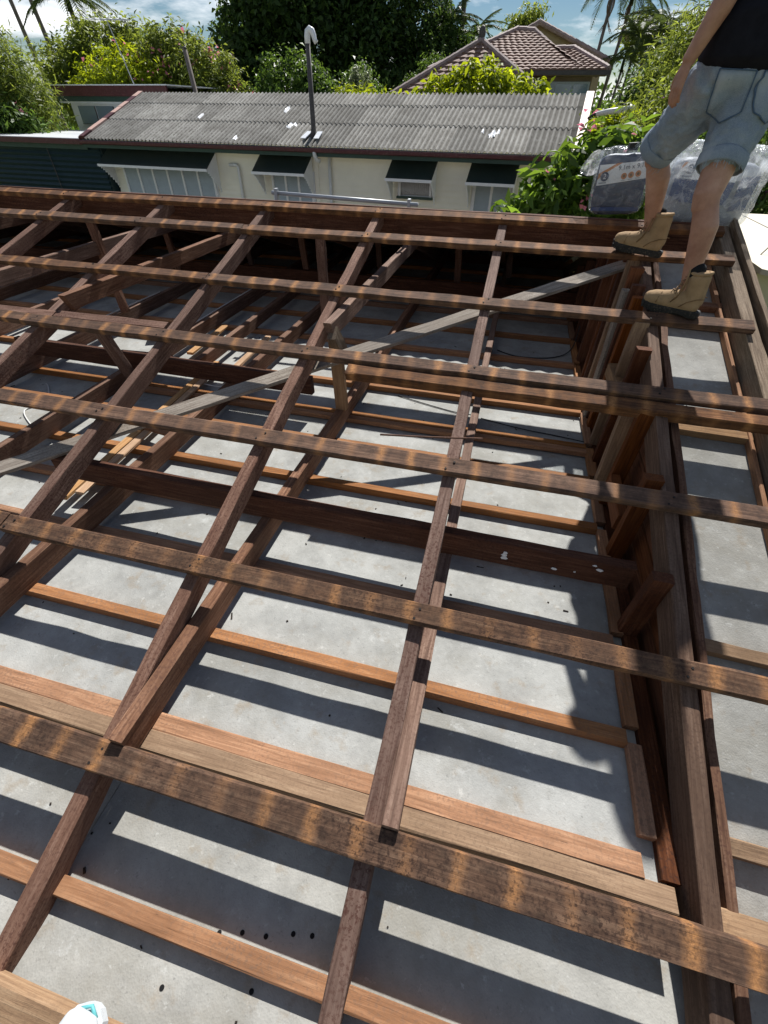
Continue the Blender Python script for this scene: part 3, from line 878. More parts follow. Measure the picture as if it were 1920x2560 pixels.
# near-left pyramid hip (apex P1) and the larger hip behind it
P1 = Vector((-1.08, 28.4, 3.92))
e = 2.35
tile_plane(tiled, (-4.6, 25.0, 1.95), (2.3, 25.0, 1.95), P1 + Vector((-.02, 0, 0)), P1 + Vector((.02, 0, 0)))
tile_plane(tiled, (-4.6, 31.8, 1.95), (-4.6, 25.0, 1.95), P1 + Vector((0, .02, 0)), P1 - Vector((0, .02, 0)))
tile_plane(tiled, (2.3, 25.0, 1.95), (2.3, 31.8, 1.95), P1 - Vector((0, .02, 0)), P1 + Vector((0, .02, 0)))
caps(tiled, (-4.6, 25.0, 1.95), P1); caps(tiled, (2.3, 25.0, 1.95), P1)
MB().tube([P1 + Vector((0, 0, -.05)), P1 + Vector((0, 0, .12)), P1 + Vector((0, 0, .2)), P1 + Vector((0, 0, .42)), P1 + Vector((0, 0, .5))], [0.10, 0.12, 0.15, 0.12, 0.03], 10).build('finial', M['pipe'], tiled, smooth=True)
A0, A1 = Vector((0.25, 31.5, 4.52)), Vector((1.05, 31.5, 4.46))
E0 = 2.93
A2 = Vector((2.1, 30.4, 3.78)); A3 = Vector((3.0, 30.4, 3.78))
tile_plane(tiled, (-3.2, 27.2, E0), (3.3, 27.2, E0), A0, A1)
tile_plane(tiled, (3.6, 27.2, E0), (3.6, 35.0, E0), A1, A1 + Vector((0, .05, 0)))
tile_plane(tiled, (-3.2, 35.0, E0), (-3.2, 27.2, E0), A0 + Vector((0, .05, 0)), A0)
caps(tiled, (-3.2, 27.2, E0), A0); caps(tiled, A2, A1); caps(tiled, A0, A1)
tile_plane(tiled, (1.2, 27.18, E0 + .02), (4.42, 27.18, E0 + .02), A2, A3)
tile_plane(tiled, (4.42, 27.18, E0 + .02), (4.42, 33.5, E0 + .02), A3, A3 + Vector((0, .05, 0)))
caps(tiled, (4.42, 27.18, E0 + .02), A3); caps(tiled, A2, A3)
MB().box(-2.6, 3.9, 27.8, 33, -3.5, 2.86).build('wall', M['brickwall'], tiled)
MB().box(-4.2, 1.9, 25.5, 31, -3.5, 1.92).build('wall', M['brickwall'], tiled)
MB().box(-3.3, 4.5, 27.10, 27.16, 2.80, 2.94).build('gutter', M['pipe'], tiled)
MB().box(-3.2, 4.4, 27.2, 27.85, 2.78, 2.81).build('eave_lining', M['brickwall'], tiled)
tw = MB().box(1.75, 3.85, 27.72, 27.79, 0.9, 2.62).build('window', M['pale'], tiled)
for (a, b2) in ((1.83, 2.35), (2.43, 3.1), (3.18, 3.77)):
    MB().box(a, b2, 27.70, 27.715, 1.0, 2.54).build('pane', M['bluewin'], tw)
# gable peeping over the ridge
tg = thing('gable_roof_house', 'small tan gable end peeping over the tiled ridge', 'house', (3.2, 41, -3.5))
MB().add([(-0.3, 38, 2.0), (5.0, 38, 2.0), (5.0, 38, 3.86), (1.1, 38, 5.28), (-0.3, 38, 4.72), (-0.3, 42, 2.0), (5.0, 42, 2.0), (5.0, 42, 3.86), (1.1, 42, 5.28), (-0.3, 42, 4.72)],
         [(0, 1, 2, 3, 4), (9, 8, 7, 6, 5), (0, 5, 6, 1), (1, 6, 7, 2), (0, 4, 9, 5)]).build('wall', plain('tan_gable', (0.40, 0.32, 0.20), 0.8), tg)
tile_plane(tg, (5.3, 37.6, 3.78), (5.3, 42.5, 3.78), (1.1, 37.6, 5.32), (1.1, 42.5, 5.32), pitch=0.5)
tile_plane(tg, (-0.6, 42.5, 4.60), (-0.6, 37.6, 4.60), (1.1, 42.5, 5.32), (1.1, 37.6, 5.32), pitch=0.5)
caps(tg, (5.3, 37.6, 3.80), (1.1, 37.6, 5.34), rr=0.12); caps(tg, (-0.6, 37.6, 4.62), (1.1, 37.6, 5.34), rr=0.12)
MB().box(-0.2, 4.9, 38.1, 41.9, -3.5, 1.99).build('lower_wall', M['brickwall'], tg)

# ------------------------------------------------------------------ vegetation
rng = np.random.default_rng(3)
M['bark'] = plain('bark', (0.13, 0.10, 0.075), 0.95, var=0.35, nscale=4, bumps=0.6)
M['palmbark'] = plain('palm_bark', (0.17, 0.145, 0.13), 0.95, var=0.3, nscale=4, bumps=0.5)
M['leaf_dark'] = leaf_mat('leaf_dark', (0.018, 0.038, 0.011), (0.075, 0.135, 0.033), 0.45)
M['leaf_mid'] = leaf_mat('leaf_mid', (0.028, 0.062, 0.014), (0.085, 0.155, 0.032), 0.45)
M['leaf_bright'] = leaf_mat('leaf_bright', (0.10, 0.15, 0.018), (0.27, 0.35, 0.04), 0.58)
M['leaf_olive'] = leaf_mat('leaf_olive', (0.06, 0.09, 0.02), (0.18, 0.24, 0.05), 0.52)
M['leaf_frang'] = leaf_mat('leaf_frangipani', (0.04, 0.085, 0.014), (0.13, 0.23, 0.04), 0.46, 0.55)
M['leaf_grey'] = leaf_mat('leaf_greygreen', (0.08, 0.11, 0.06), (0.20, 0.24, 0.13), 0.4)
M['frond'] = leaf_mat('palm_frond', (0.03, 0.05, 0.016), (0.085, 0.125, 0.035), 0.35)
M['frond_dead'] = leaf_mat('palm_frond_dead', (0.10, 0.07, 0.045), (0.22, 0.16, 0.10), 0.2)
def petal(name, col):
    m = leaf_mat(name, tuple(c * 0.8 for c in col), col, 0.3)
    return m
M['petal_pink'] = petal('petal_pink', (0.62, 0.22, 0.25))
M['petal_purple'] = petal('petal_purple', (0.42, 0.16, 0.42))

def leaves_mesh(name, P, D, size, aspect, material, r, fold=0.25):
    """P centres, D outward directions; diamond leaves folded along the midrib"""
    n = len(P)
    a = r.normal(size=(n, 3)); a /= np.linalg.norm(a, axis=1)[:, None]
    nrm = D * 0.55 + a * 0.75 + np.array([0, 0, 0.45]); nrm /= np.linalg.norm(nrm, axis=1)[:, None]
    t = r.normal(size=(n, 3)) + D * 0.8 + np.array([0, 0, -0.25])
    t -= nrm * (t * nrm).sum(1)[:, None]; t /= np.linalg.norm(t, axis=1)[:, None]
    s = np.cross(nrm, t)
    L = size * (0.45 + 1.35 * r.beta(1.6, 2.4, n))[:, None]
    W = L * aspect
    v = np.empty((n, 4, 3))
    v[:, 0] = P - t * L * 0.5
    v[:, 1] = P + s * W * 0.5 + nrm * W * fold
    v[:, 2] = P + t * L * 0.5 - nrm * L * 0.08
    v[:, 3] = P - s * W * 0.5 + nrm * W * fold
    me = bpy.data.meshes.new(name)
    me.vertices.add(n * 4)
    me.vertices.foreach_set('co', v.reshape(-1))
    me.loops.add(n * 4)
    me.loops.foreach_set('vertex_index', np.arange(n * 4, dtype=np.int32))
    me.polygons.add(n)
    me.polygons.foreach_set('loop_start', np.arange(0, n * 4, 4, dtype=np.int32))
    me.update(calc_edges=True)
    at = me.attributes.new('rnd', 'FLOAT', 'POINT')
    at.data.foreach_set('value', np.repeat(np.clip(r.beta(2, 2.6, n), 0, 1), 4).astype(np.float32))
    me.materials.append(material)
    return me

def crown_points(blobs, clumps, per, r, csize, shell=0.5):
    """blobs: (centre, radii); clumps spread through each blob, leaves spread through each clump"""
    w = np.array([b[1][0] * b[1][2] + b[1][1] * b[1][2] for b in blobs]); w = w / w.sum()
    P, D = [], []
    for (c, rr), ww in zip(blobs, w):
        k = max(3, int(clumps * ww))
        d = r.normal(size=(k, 3)); d /= np.linalg.norm(d, axis=1)[:, None]
        u = r.uniform(shell ** 3, 1, k) ** (1 / 3)
        cc = np.array(c) + d * u[:, None] * np.array(rr) * r.uniform(0.86, 1.12, k)[:, None]
        g = r.normal(size=(k, per, 3)) * csize * r.uniform(0.6, 1.3, (k, 1, 1))
        g[..., 2] *= 0.75
        pp = cc[:, None, :] + g
        dd = d[:, None, :] * 0.8 + g / (csize + 1e-6) * 0.5
        P.append(pp.reshape(-1, 3)); D.append(dd.reshape(-1, 3))
    P, D = np.concatenate(P), np.concatenate(D)
    D /= np.linalg.norm(D, axis=1)[:, None] + 1e-9
    return P, D

def tree(name, label, cat, base, blobs, mat_leaf, clumps, per, leaf, aspect=0.5, csize=0.35, trunk=0.16, group=None, flowers=None, seed=0, shell=0.5, bark=None):
    r = np.random.default_rng(seed + 17)
    t = thing(name, label, cat, base, 0, group)
    base = Vector(base)
    mb = MB()
    cz = sum(b[0][2] for b in blobs) / len(blobs)
    top = Vector((base.x + 0.1, base.y, base.z + (cz - base.z) * 0.55))
    mb.tube([base, base.lerp(top, 0.5) + Vector((trunk * .4, 0, 0)), top], [trunk, trunk * 0.8, trunk * 0.65], 8)
    for (c, rr) in blobs:
        c = Vector(c)
        mid = top.lerp(c, 0.5) + Vector((r.uniform(-.2, .2), r.uniform(-.2, .2), 0.1))
        mb.tube([top, mid, c], [trunk * 0.5, trunk * 0.33, trunk * 0.12], 6)
        for k in range(4):
            d = Vector(r.normal(size=3)).normalized()
            mb.tube([c, c + Vector((d.x * rr[0], d.y * rr[1], abs(d.z) * rr[2])) * 0.8], [trunk * 0.14, trunk * 0.04], 5)
    mb.build('trunk', bark or M['bark'], t, smooth=True)
    P, D = crown_points(blobs, clumps, per, r, csize, shell)
    me = leaves_mesh('crown', P, D, leaf, aspect, mat_leaf, r)
    link_mesh('crown', me, t)
    if flowers:
        fm, fk, fp, fs = flowers
        P2, D2 = crown_points(blobs, fk, fp, r, fs * 1.3, 0.93)
        link_mesh('blossom', leaves_mesh('blossom', P2, D2, fs, 0.8, fm, r), t)
    return t

GZ0 = -3.5
# dark wall of big trees in the middle
tree('fig_tree', 'huge dark spreading tree filling the middle of the skyline left of the vent pipe', 'tree', (-13.2, 33, GZ0),
     [((-14.2, 33, 4.6), (2.0, 2, 2.4)), ((-12.4, 32.5, 6.2), (2.4, 2, 2.6)), ((-10.6, 33, 4.4), (2.2, 2, 2.4)), ((-13.0, 32, 2.6), (2.8, 1.8, 1.8)), ((-15.4, 33.2, 2.8), (1.3, 1.5, 1.8))],
     M['leaf_dark'], 620, 50, 0.30, 0.48, 0.36, 0.4, seed=1)
tree('fig_tree', 'dark dense tree directly behind the vent pipe cowl', 'tree', (-8.3, 34, GZ0),
     [((-8.4, 34, 5.0), (2.2, 2, 2.6)), ((-7.2, 33.4, 3.2), (2.2, 1.8, 2.0)), ((-9.2, 34, 7.0), (1.7, 1.8, 1.6))],
     M['leaf_dark'], 420, 46, 0.28, 0.45, 0.33, 0.35, seed=2)
tree('fig_tree', 'ragged dark tree with sky gaps right of the vent pipe', 'tree', (-5.3, 35, GZ0),
     [((-5.6, 35, 5.2), (2.0, 1.8, 1.8)), ((-4.9, 34.6, 3.3), (1.9, 1.8, 1.9)), ((-6.3, 35, 7.0), (1.2, 1.2, 1.1))],
     M['leaf_dark'], 270, 40, 0.26, 0.42, 0.30, 0.3, seed=3)
tree('broad_tree', 'dark tree with feathery top left of the tiled roof', 'tree', (-3.0, 36, GZ0),
     [((-3.4, 36, 3.9), (1.6, 1.6, 1.5)), ((-2.4, 36, 3.4), (1.5, 1.5, 1.3)), ((-4.4, 36, 4.7), (1.0, 1.2, 1.2))],
     M['leaf_mid'], 240, 40, 0.26, 0.3, 0.30, 0.25, seed=4)
tree('clipped_shrub', 'rounded mid green shrub just left of the tiled roof peak', 'shrub', (-3.2, 29.4, GZ0),
     [((-3.0, 29.4, 2.4), (1.3, 1.2, 1.25)), ((-3.9, 29.2, 1.8), (1.1, 1.1, 1.1))],
     M['leaf_mid'], 220, 40, 0.13, 0.5, 0.16, 0.14, seed=5)
tree('round_bush', 'round dark green bush just left of the vent pipe', 'bush', (-8.6, 25, GZ0),
     [((-8.7, 25, 2.1), (1.75, 1.3, 1.35)), ((-9.7, 25, 1.5), (1.1, 1.0, 1.1)), ((-7.6, 25, 1.6), (1.2, 1, 1.1))],
     M['leaf_mid'], 300, 44, 0.17, 0.55, 0.20, 0.16, seed=6)
tree('round_bush', 'small dark bush touching the right side of the vent pipe', 'bush', (-5.9, 26, GZ0),
     [((-6.0, 26, 1.8), (1.1, 1.1, 1.3)), ((-6.7, 26, 1.3), (0.9, .9, 1.1))],
     M['leaf_mid'], 150, 40, 0.16, 0.5, 0.2, 0.13, seed=7)
# flowering hedge on the left
tree('oleander', 'large pink flowering shrub right beside the leaning utility pole', 'shrub', (-13.6, 25, GZ0),
     [((-13.4, 25, 2.3), (2.0, 1.4, 1.5)), ((-12.2, 25, 1.6), (1.4, 1.2, 1.2)), ((-15.0, 25.4, 3.0), (1.6, 1.3, 1.4))],
     M['leaf_olive'], 420, 44, 0.22, 0.30, 0.24, 0.13, flowers=(M['petal_pink'], 46, 6, 0.16), seed=8)
tree('oleander', 'pink flowering shrub above the left wing of the cream house', 'shrub', (-16.4, 24, GZ0),
     [((-16.3, 24, 2.3), (1.7, 1.3, 1.4)), ((-17.8, 24, 1.9), (1.5, 1.2, 1.3)), ((-15.0, 24, 1.9), (1.3, 1.2, 1.2))],
     M['leaf_bright'], 340, 44, 0.22, 0.30, 0.24, 0.13, flowers=(M['petal_pink'], 30, 6, 0.16), seed=9)
tree('bushy_tree', 'bushy olive green tree on the skyline below the tall left palms', 'tree', (-20.0, 27, GZ0),
     [((-19.6, 27, 3.3), (2.2, 1.5, 1.5)), ((-21.6, 27, 2.7), (1.8, 1.5, 1.5)), ((-17.9, 27.2, 3.6), (1.4, 1.3, 1.2)), ((-20.5, 26.6, 2.0), (2.4, 1.5, 1.4))],
     M['leaf_olive'], 460, 44, 0.24, 0.32, 0.28, 0.2, seed=10)
tree('weeping_tree', 'pale green drooping tree at the far left edge', 'tree', (-19.4, 19, GZ0),
     [((-18.4, 19, 2.4), (1.5, 1.3, 1.4)), ((-19.6, 19, 3.2), (1.6, 1.5, 1.5)), ((-18.6, 18.6, 1.2), (1.5, 1.2, 1.3)), ((-20.0, 18.5, 0.8), (1.8, 1.3, 1.4)), ((-17.5, 19.2, 1.4), (.9, .9, 1.0))],
     M['leaf_olive'], 420, 46, 0.30, 0.14, 0.30, 0.18, seed=11)
tree('dark_shrub', 'dark shaded shrub with a few pink flowers left of the pale wing', 'shrub', (-17.6, 17.6, GZ0),
     [((-17.9, 17.8, 0.5), (1.7, 1.2, 1.3)), ((-18.8, 17.6, 0.9), (1.6, 1.2, 1.3)), ((-17.4, 18.4, -0.4), (1.4, 1.1, 1.2))],
     M['leaf_mid'], 330, 44, 0.22, 0.3, 0.26, 0.13, flowers=(M['petal_pink'], 14, 6, 0.14), seed=12)
# bright hedges beyond the ridge of the cream house
tree('bright_hedge', 'bright yellow-green leafy hedge in front of the tiled roof', 'hedge', (-0.2, 22, GZ0),
     [((-1.7, 22, 1.5), (1.2, .9, 0.95)), ((-0.4, 22, 2.0), (1.3, .9, 1.0)), ((1.0, 22, 1.6), (1.4, .9, 1.0)), ((2.0, 22, 1.1), (1.0, .8, 0.9))],
     M['leaf_bright'], 330, 44, 0.24, 0.36, 0.17, 0.1, seed=13)
tree('low_hedge', 'low bright hedge with pink buds along the corrugated ridge', 'hedge', (-4.0, 22, GZ0),
     [((-4.3, 22, 1.5), (0.9, .8, 0.8)), ((-3.2, 22, 1.3), (0.9, .8, 0.75)), ((-2.6, 22, 1.2), (0.9, .8, .7))],
     M['leaf_bright'], 150, 40, 0.22, 0.36, 0.16, 0.08, flowers=(M['petal_pink'], 10, 5, 0.12), seed=14)
tree('yellow_shrub', 'small yellow-green shrub right of the vent pipe', 'shrub', (-5.4, 22.5, GZ0),
     [((-5.5, 22.5, 1.6), (0.75, .7, 0.75)), ((-5.0, 22.5, 1.4), (0.6, .6, 0.6))],
     M['leaf_bright'], 90, 40, 0.16, 0.25, 0.14, 0.07, seed=15)
for k, (x, z) in enumerate(((-5.35, 2.75), (-4.85, 2.6))):
    tree('upright_shrub', ('taller' if k == 0 else 'shorter') + ' of two pale spiky upright shrubs above the corrugated ridge', 'shrub', (x, 23.2, GZ0),
         [((x, 23.2, z - 0.35), (0.17, .17, 0.55)), ((x, 23.2, z - 1.1), (0.3, .3, 0.6))], M['leaf_grey'], 60, 30, 0.16, 0.22, 0.08, 0.05, seed=16 + k)
tree('dark_shrub', 'dense dark shrub right of the tiled house wall', 'shrub', (6.6, 26, GZ0),
     [((6.3, 26, 2.0), (1.3, 1.2, 1.3)), ((7.4, 26, 2.6), (1.4, 1.2, 1.3)), ((5.6, 26, 1.0), (1.1, 1.1, 1.2))],
     M['leaf_dark'], 280, 44, 0.2, 0.4, 0.24, 0.13, seed=18)
tree('sapling', 'small potted green sapling growing before the blue window', 'shrub', (3.1, 24, GZ0),
     [((3.0, 24, 1.4), (0.42, .4, 0.6))], M['leaf_mid'], 40, 30, 0.16, 0.4, 0.14, 0.05, seed=19)
tree('gum_tree', 'small open-crowned tree standing between the two tiled peaks', 'tree', (0.0, 46, GZ0),
     [((-0.6, 46, 6.0), (0.9, .8, 0.8)), ((0.5, 46, 6.4), (0.9, .8, 0.6)), ((-0.1, 46, 5.1), (0.6, .6, 0.6))], M['leaf_olive'], 80, 26, 0.3, 0.3, 0.26, 0.14, seed=20)
tree('gum_tree', 'thin tree right of the tan gable', 'tree', (8.0, 47, GZ0),
     [((7.7, 47, 5.6), (0.9, .8, 1.3)), ((8.9, 47, 5.2), (0.9, .8, 1.1))], M['leaf_olive'], 120, 30, 0.3, 0.3, 0.28, 0.14, seed=21)
# right hand side, between the houses
tree('frangipani', 'glossy large-leafed frangipani with pink flowers left of the tarpaulin bags', 'tree', (3.0, 10.2, GZ0),
     [((2.55, 9.9, 0.35), (0.75, .7, 0.55)), ((3.2, 10.2, 0.95), (0.8, .7, 0.5)), ((2.0, 9.8, 0.05), (0.5, .5, 0.4)), ((3.5, 10.4, 0.2), (0.8, .7, 0.7))],
     M['leaf_frang'], 150, 22, 0.26, 0.34, 0.15, 0.09, flowers=(M['petal_pink'], 24, 6, 0.10), seed=22, shell=0.3)
tree('wispy_bush', 'wispy yellow-green bush behind the standing worker', 'bush', (5.4, 12.5, GZ0),
     [((4.5, 12.5, 1.2), (1.0, .9, 0.9)), ((5.4, 12.5, 1.9), (1.1, .9, 1.0)), ((5.0, 12.2, 0.4), (1.3, 1, 0.9)), ((6.6, 12.5, 2.0), (1.1, .9, 1.0))],
     M['leaf_olive'], 420, 44, 0.14, 0.24, 0.18, 0.09, flowers=(M['petal_purple'], 16, 8, 0.09), seed=23)
tree('wispy_tree', 'tall feathery olive tree rising behind the worker arm', 'tree', (6.8, 15, GZ0),
     [((5.8, 15, 2.9), (1.2, 1, 1.1)), ((6.9, 15, 3.3), (1.2, 1, 1.2)), ((5.0, 15, 2.2), (0.9, .9, .9)), ((7.9, 15, 2.8), (1.2, 1, 1.2)), ((6.4, 14.6, 1.8), (1.3, 1, 1.2))],
     M['leaf_olive'], 520, 40, 0.17, 0.16, 0.22, 0.11, flowers=(M['petal_pink'], 18, 5, 0.10), seed=24)
tree('shaded_bush', 'shaded bush with purple flowers at the right edge beyond the cream sheet', 'bush', (6.6, 9.0, GZ0),
     [((5.4, 9.2, 0.4), (1.0, .9, 0.9)), ((6.4, 9.2, 1.1), (1.1, .9, 0.9)), ((4.6, 9.4, 0.6), (0.8, .8, 0.8)), ((5.2, 9.2, 1.3), (.8, .8, .6))],
     M['leaf_mid'], 360, 44, 0.11, 0.35, 0.14, 0.09, flowers=(M['petal_purple'], 22, 8, 0.07), seed=25)
tree('bright_hedge', 'sunny low hedge at the right end of the corrugated roof', 'hedge', (4.0, 17, GZ0),
     [((3.7, 17, 0.9), (.7, .7, 0.6)), ((4.6, 17, 1.2), (.8, .7, 0.6)), ((4.2, 16.6, 0.3), (1.0, .8, .7))], M['leaf_bright'], 170, 40, 0.18, 0.3, 0.16, 0.08, seed=26)

# far wood closing the horizon
P = np.stack([rng.uniform(-150, 110, 60000), rng.uniform(70, 120, 60000), rng.uniform(-3.5, 1, 60000)], 1)
P[:, 2] = -3.5 + np.abs(rng.normal(0, 1, 60000)) * 3.0 + 3 * np.sin(P[:, 0] * 0.13) * rng.uniform(0, 1, 60000)
fw = link_mesh('far_wood', leaves_mesh('far_wood', P, rng.normal(size=P.shape) * 0.5, 0.9, 0.5, M['leaf_mid'], rng))
fw['kind'] = 'stuff'; fw['label'] = 'far dark line of tree tops behind everything'

# palms
def frond_mesh(name, L, droop, nl, ll, material, r, width=1.0):
    V_, F_ = [], []
    pts = []
    for i in range(nl + 1):
        t = i / nl
        pts.append(Vector((L * (t - 0.12 * droop * t * t), 0, L * (0.30 * t - droop * 0.75 * t * t))))
    vv, ff = tube_vf([pts[i] for i in range(0, nl + 1, max(1, nl // 6))], 0.022, 4, False)
    V_ += vv; F_ += ff
    for i in range(2, nl + 1):
        t = i / nl
        p = pts[i]
        d = (pts[i] - pts[i - 1]).normalized()
        l = ll * math.sin(math.pi * min(0.98, 0.12 + 0.86 * t)) ** 0.6
        for s in (-1, 1):
            tip = p + Vector((d.x * l * 0.55, s * l * 0.75 * width, d.z * l * 0.5 - l * r.uniform(0.25, 0.6)))
            k = len(V_)
            V_ += [p, p + d * 0.07, p.lerp(tip, 0.55) + Vector((0.03, 0, 0.05 * l)), tip]
            F_ += [(k, k + 1, k + 2), (k, k + 2, k + 3)]
    me = bpy.data.meshes.new(name)
    me.from_pydata([tuple(a) for a in V_], [], F_)
    me.materials.append(material)
    at = me.attributes.new('rnd', 'FLOAT', 'POINT')
    at.data.foreach_set('value', [r.uniform(0.1, 0.9) for _ in V_])
    return me
pr = random.Random(9)
FM = [frond_mesh('frond', 2.5, d, 30, 0.62, M['frond'], pr) for d in (0.5, 0.9, 1.3)]
FD = frond_mesh('frond_dead', 2.0, 1.6, 22, 0.5, M['frond_dead'], pr, 0.5)
def palm(label, base, h, lean=(0, 0), nf=16, sc=1.0, r=0.11, dead=2, name='palm_tree', wind=0.0, group='palms on the skyline'):
    t = thing(name, label, 'palm', base, 0, group)
    b = Vector(base)
    top = b + Vector((lean[0], lean[1], h))
    MB().tube([b, b.lerp(top, 0.35) + Vector((-lean[0] * .08, 0, 0)), b.lerp(top, 0.7), top], [r * 1.4, r, r * 0.9, r * 0.8], 8).build('trunk', M['palmbark'], t, smooth=True)
    MB().tube([top - Vector((0, 0, .1)), top + Vector((0, 0, .35)), top + Vector((0, 0, .6))], [r * 1.15, r * 1.0, r * 0.5], 8).build('crownshaft', M['frond'], t, smooth=True)
    for k in range(nf):
        az = k * 2.4 + pr.uniform(-.25, .25)
        el = -pr.uniform(-0.15, 0.85)
        az = az if not wind else az * (1 - wind) + wind * pr.uniform(-.9, .9)
        mt = Matrix.Translation(top + Vector((0, 0, .45))) @ Matrix.Rotation(az, 4, 'Z') @ Matrix.Rotation(el, 4, 'Y') @ Matrix.Scale(sc * pr.uniform(.8, 1.1), 4)
        link_mesh('frond', FM[k % 3], t, mt)
    for k in range(dead):
        mt = Matrix.Translation(top + Vector((0, 0, .1))) @ Matrix.Rotation(pr.uniform(0, 6.28), 4, 'Z') @ Matrix.Rotation(1.0, 4, 'Y') @ Matrix.Scale(sc * .7, 4)
        link_mesh('dead_frond', FD, t, mt)
    return t
palm('leftmost of three tall bare palm trunks at the top left corner', (-31.6, 36, GZ0), 13.0, (-1.4, 0), r=0.14)
palm('middle of three tall palm trunks at the top left corner', (-29.9, 36, GZ0), 13.4, (-1.6, 0), r=0.15)
palm('windswept palm with low fronds, right of the two bare left trunks', (-26.6, 35, GZ0), 9.6, (-0.9, 0), 18, 1.25, r=0.14, wind=0.6)
palm('low palm head among the left shrubs, nearest the utility pole', (-15.0, 29, GZ0), 6.4, (0.2, 0), 12, 0.62, dead=0)
palm('low spiky palm head second left of the utility pole', (-17.2, 30, GZ0), 6.8, (0.1, 0), 12, 0.7, dead=0)
palm('tall palm with hanging dead fronds above the left tiled peak', (-3.35, 38, GZ0), 10.7, (0.05, 0), 14, 0.9, r=0.16, dead=6)
palm('slim palm stem left of the dark middle trees', (-17.2, 38, GZ0), 8.2, (-0.6, 0), 9, 0.7, dead=5)
palm('thin palm trunk behind the ragged dark tree, left one', (-6.9, 40, GZ0), 12.5, (0.2, 0), 12, 0.9)
palm('thin palm trunk behind the ragged dark tree, right one', (-6.0, 40, GZ0), 12.2, (0.1, 0), 12, 0.9)
palm('palm with brown skirt left of the right-hand clump', (4.4, 41, GZ0), 10.2, (0.5, 0), 16, 1.0, dead=4)
palm('tall dark palm right of the gable peak', (5.3, 42, GZ0), 10.0, (0.8, 0), 16, 1.0, dead=3)
for k, (dx, h, w_) in enumerate(((5.6, 7.0, 'first'), (6.1, 7.9, 'second'), (6.6, 7.4, 'third'), (7.1, 8.4, 'fourth'), (7.6, 7.8, 'fifth'))):
    palm(w_ + ' stem from the left in the golden palm clump beyond the tiled roof', (dx, 38 + 0.5 * (k % 2), GZ0), h, (0.5, 0), 10, 0.85, r=0.075, dead=1)
palm('dark palm head above the hedge left of the tiled roof', (-4.0, 37, GZ0), 8.4, (0.1, 0), 14, 0.8, dead=0)
palm('second dark palm head nearest the tall dead-fronded palm', (-2.6, 37.5, GZ0), 8.0, (0.1, 0), 14, 0.75, dead=0)

# utility pole, TV antenna, service cable
up = thing('utility_pole', 'leaning grey utility pole rising behind the corrugated roof', 'pole', (-11.9, 22.5, GZ0))
MB().tube([(-11.7, 22.5, GZ0), (-12.25, 22.5, 3.35)], [0.13, 0.085], 10).build('shaft', M['palmbark'], up, smooth=True)
MB().tube([(-12.25, 22.5, 3.35), (-12.26, 22.5, 3.42)], [0.10, 0.06], 10).build('cap', M['pipe'], up, smooth=True)
an = thing('tv_antenna', 'thin rooftop television antenna on a tall mast above the pale wing', 'antenna', tuple(HM @ Vector((-14.4, 5.3, 2.2))))
M['alu'] = plain('aluminium', (0.42, 0.44, 0.46), 0.5, metal=0.3, var=0.1)
a0 = HM @ Vector((-14.35, 5.2, 1.9)); a1 = a0 + Vector((-0.55, 0, 2.15))
MB().tube([a0, a1], 0.02, 6).build('mast', M['alu'], an)
MB().tube([a1 + Vector((-0.9, 0, 0.03)), a1 + Vector((1.0, 0, -0.03))], 0.022, 6).build('boom', M['alu'], an)
for k in range(7):
    c = a1 + Vector((-0.8 + k * 0.27, 0, 0))
    MB().tube([c + Vector((0, -0.4 + 0.04 * k, 0)), c + Vector((0, 0.4 - 0.04 * k, 0))], 0.008, 5).build('element', M['alu'], an)
M['cable'] = plain('black_cable', (0.02, 0.02, 0.02), 0.6, var=0.1)
pts = []
for i in range(13):
    t = i / 12
    p = Vector((3.2, 17.2, 1.45)).lerp(Vector((8.6, 19, 3.5)), t); p.z -= 0.5 * math.sin(math.pi * t)
    pts.append(p)
cb = MB().tube(pts, 0.022, 6).build('service_cable', M['cable'], smooth=True)
tag(cb, 'black twisted service cable running up right from the corrugated gable', 'cable')

# ------------------------------------------------------------------ cream panel roof at the right
M['creamsheet'] = plain('cream_panel', (0.70, 0.63, 0.48), 0.55, var=0.05, nscale=2.0)
cr = thing('cream_panel_roof', 'flat cream sheet roof panel with a loose wire, past the barge board at right', 'roof panel', (4.5, 4.4, -3.5))
MB().add([(3.47, 3.32, .85), (3.62, 3.15, .85), (6.6, 3.10, .85), (6.6, 5.7, .85), (3.62, 5.7, .85), (3.47, 5.5, .85),
          (3.47, 3.32, .82), (3.62, 3.15, .82), (6.6, 3.10, .82), (6.6, 5.7, .82), (3.62, 5.7, .82), (3.47, 5.5, .82)],
         [(0, 1, 2, 3, 4, 5), (11, 10, 9, 8, 7, 6)] + [(i, i + 6, (i + 1) % 6 + 6, (i + 1) % 6) for i in range(6)]).build('panel', M['creamsheet'], cr)
MB().box(3.50, 6.6, 3.42, 3.50, -3.5, 0.818).build('wall', M['creamsheet'], cr)
MB().box(4.02, 4.03, 3.13, 5.7, .851, .853).build('joint', M['pipe'], cr)
MB().tube([(3.60, 3.75, .85), (3.70, 3.85, .94), (3.78, 4.0, 1.05)], 0.004, 5).build('wire', M['pipe'], cr)

# ------------------------------------------------------------------ small things on the frame
# galvanised rail lying beyond the ridge
rail = thing('aluminium_rail', 'thin silver metal rail lying behind the ridge below the awnings', 'rail', (0.36, 4.3, 0.83))
MB().tube([(-0.32, 4.32, 0.995), (1.06, 4.30, 0.962)], 0.016, 10).build('tube', M['alu'], rail, smooth=True)
for x, z in ((-0.27, 0.995), (0.98, 0.965)):
    MB().box(x - 0.012, x + 0.012, 4.285, 4.335, 0.78, z + 0.035).build('clamp', M['alu'], rail)

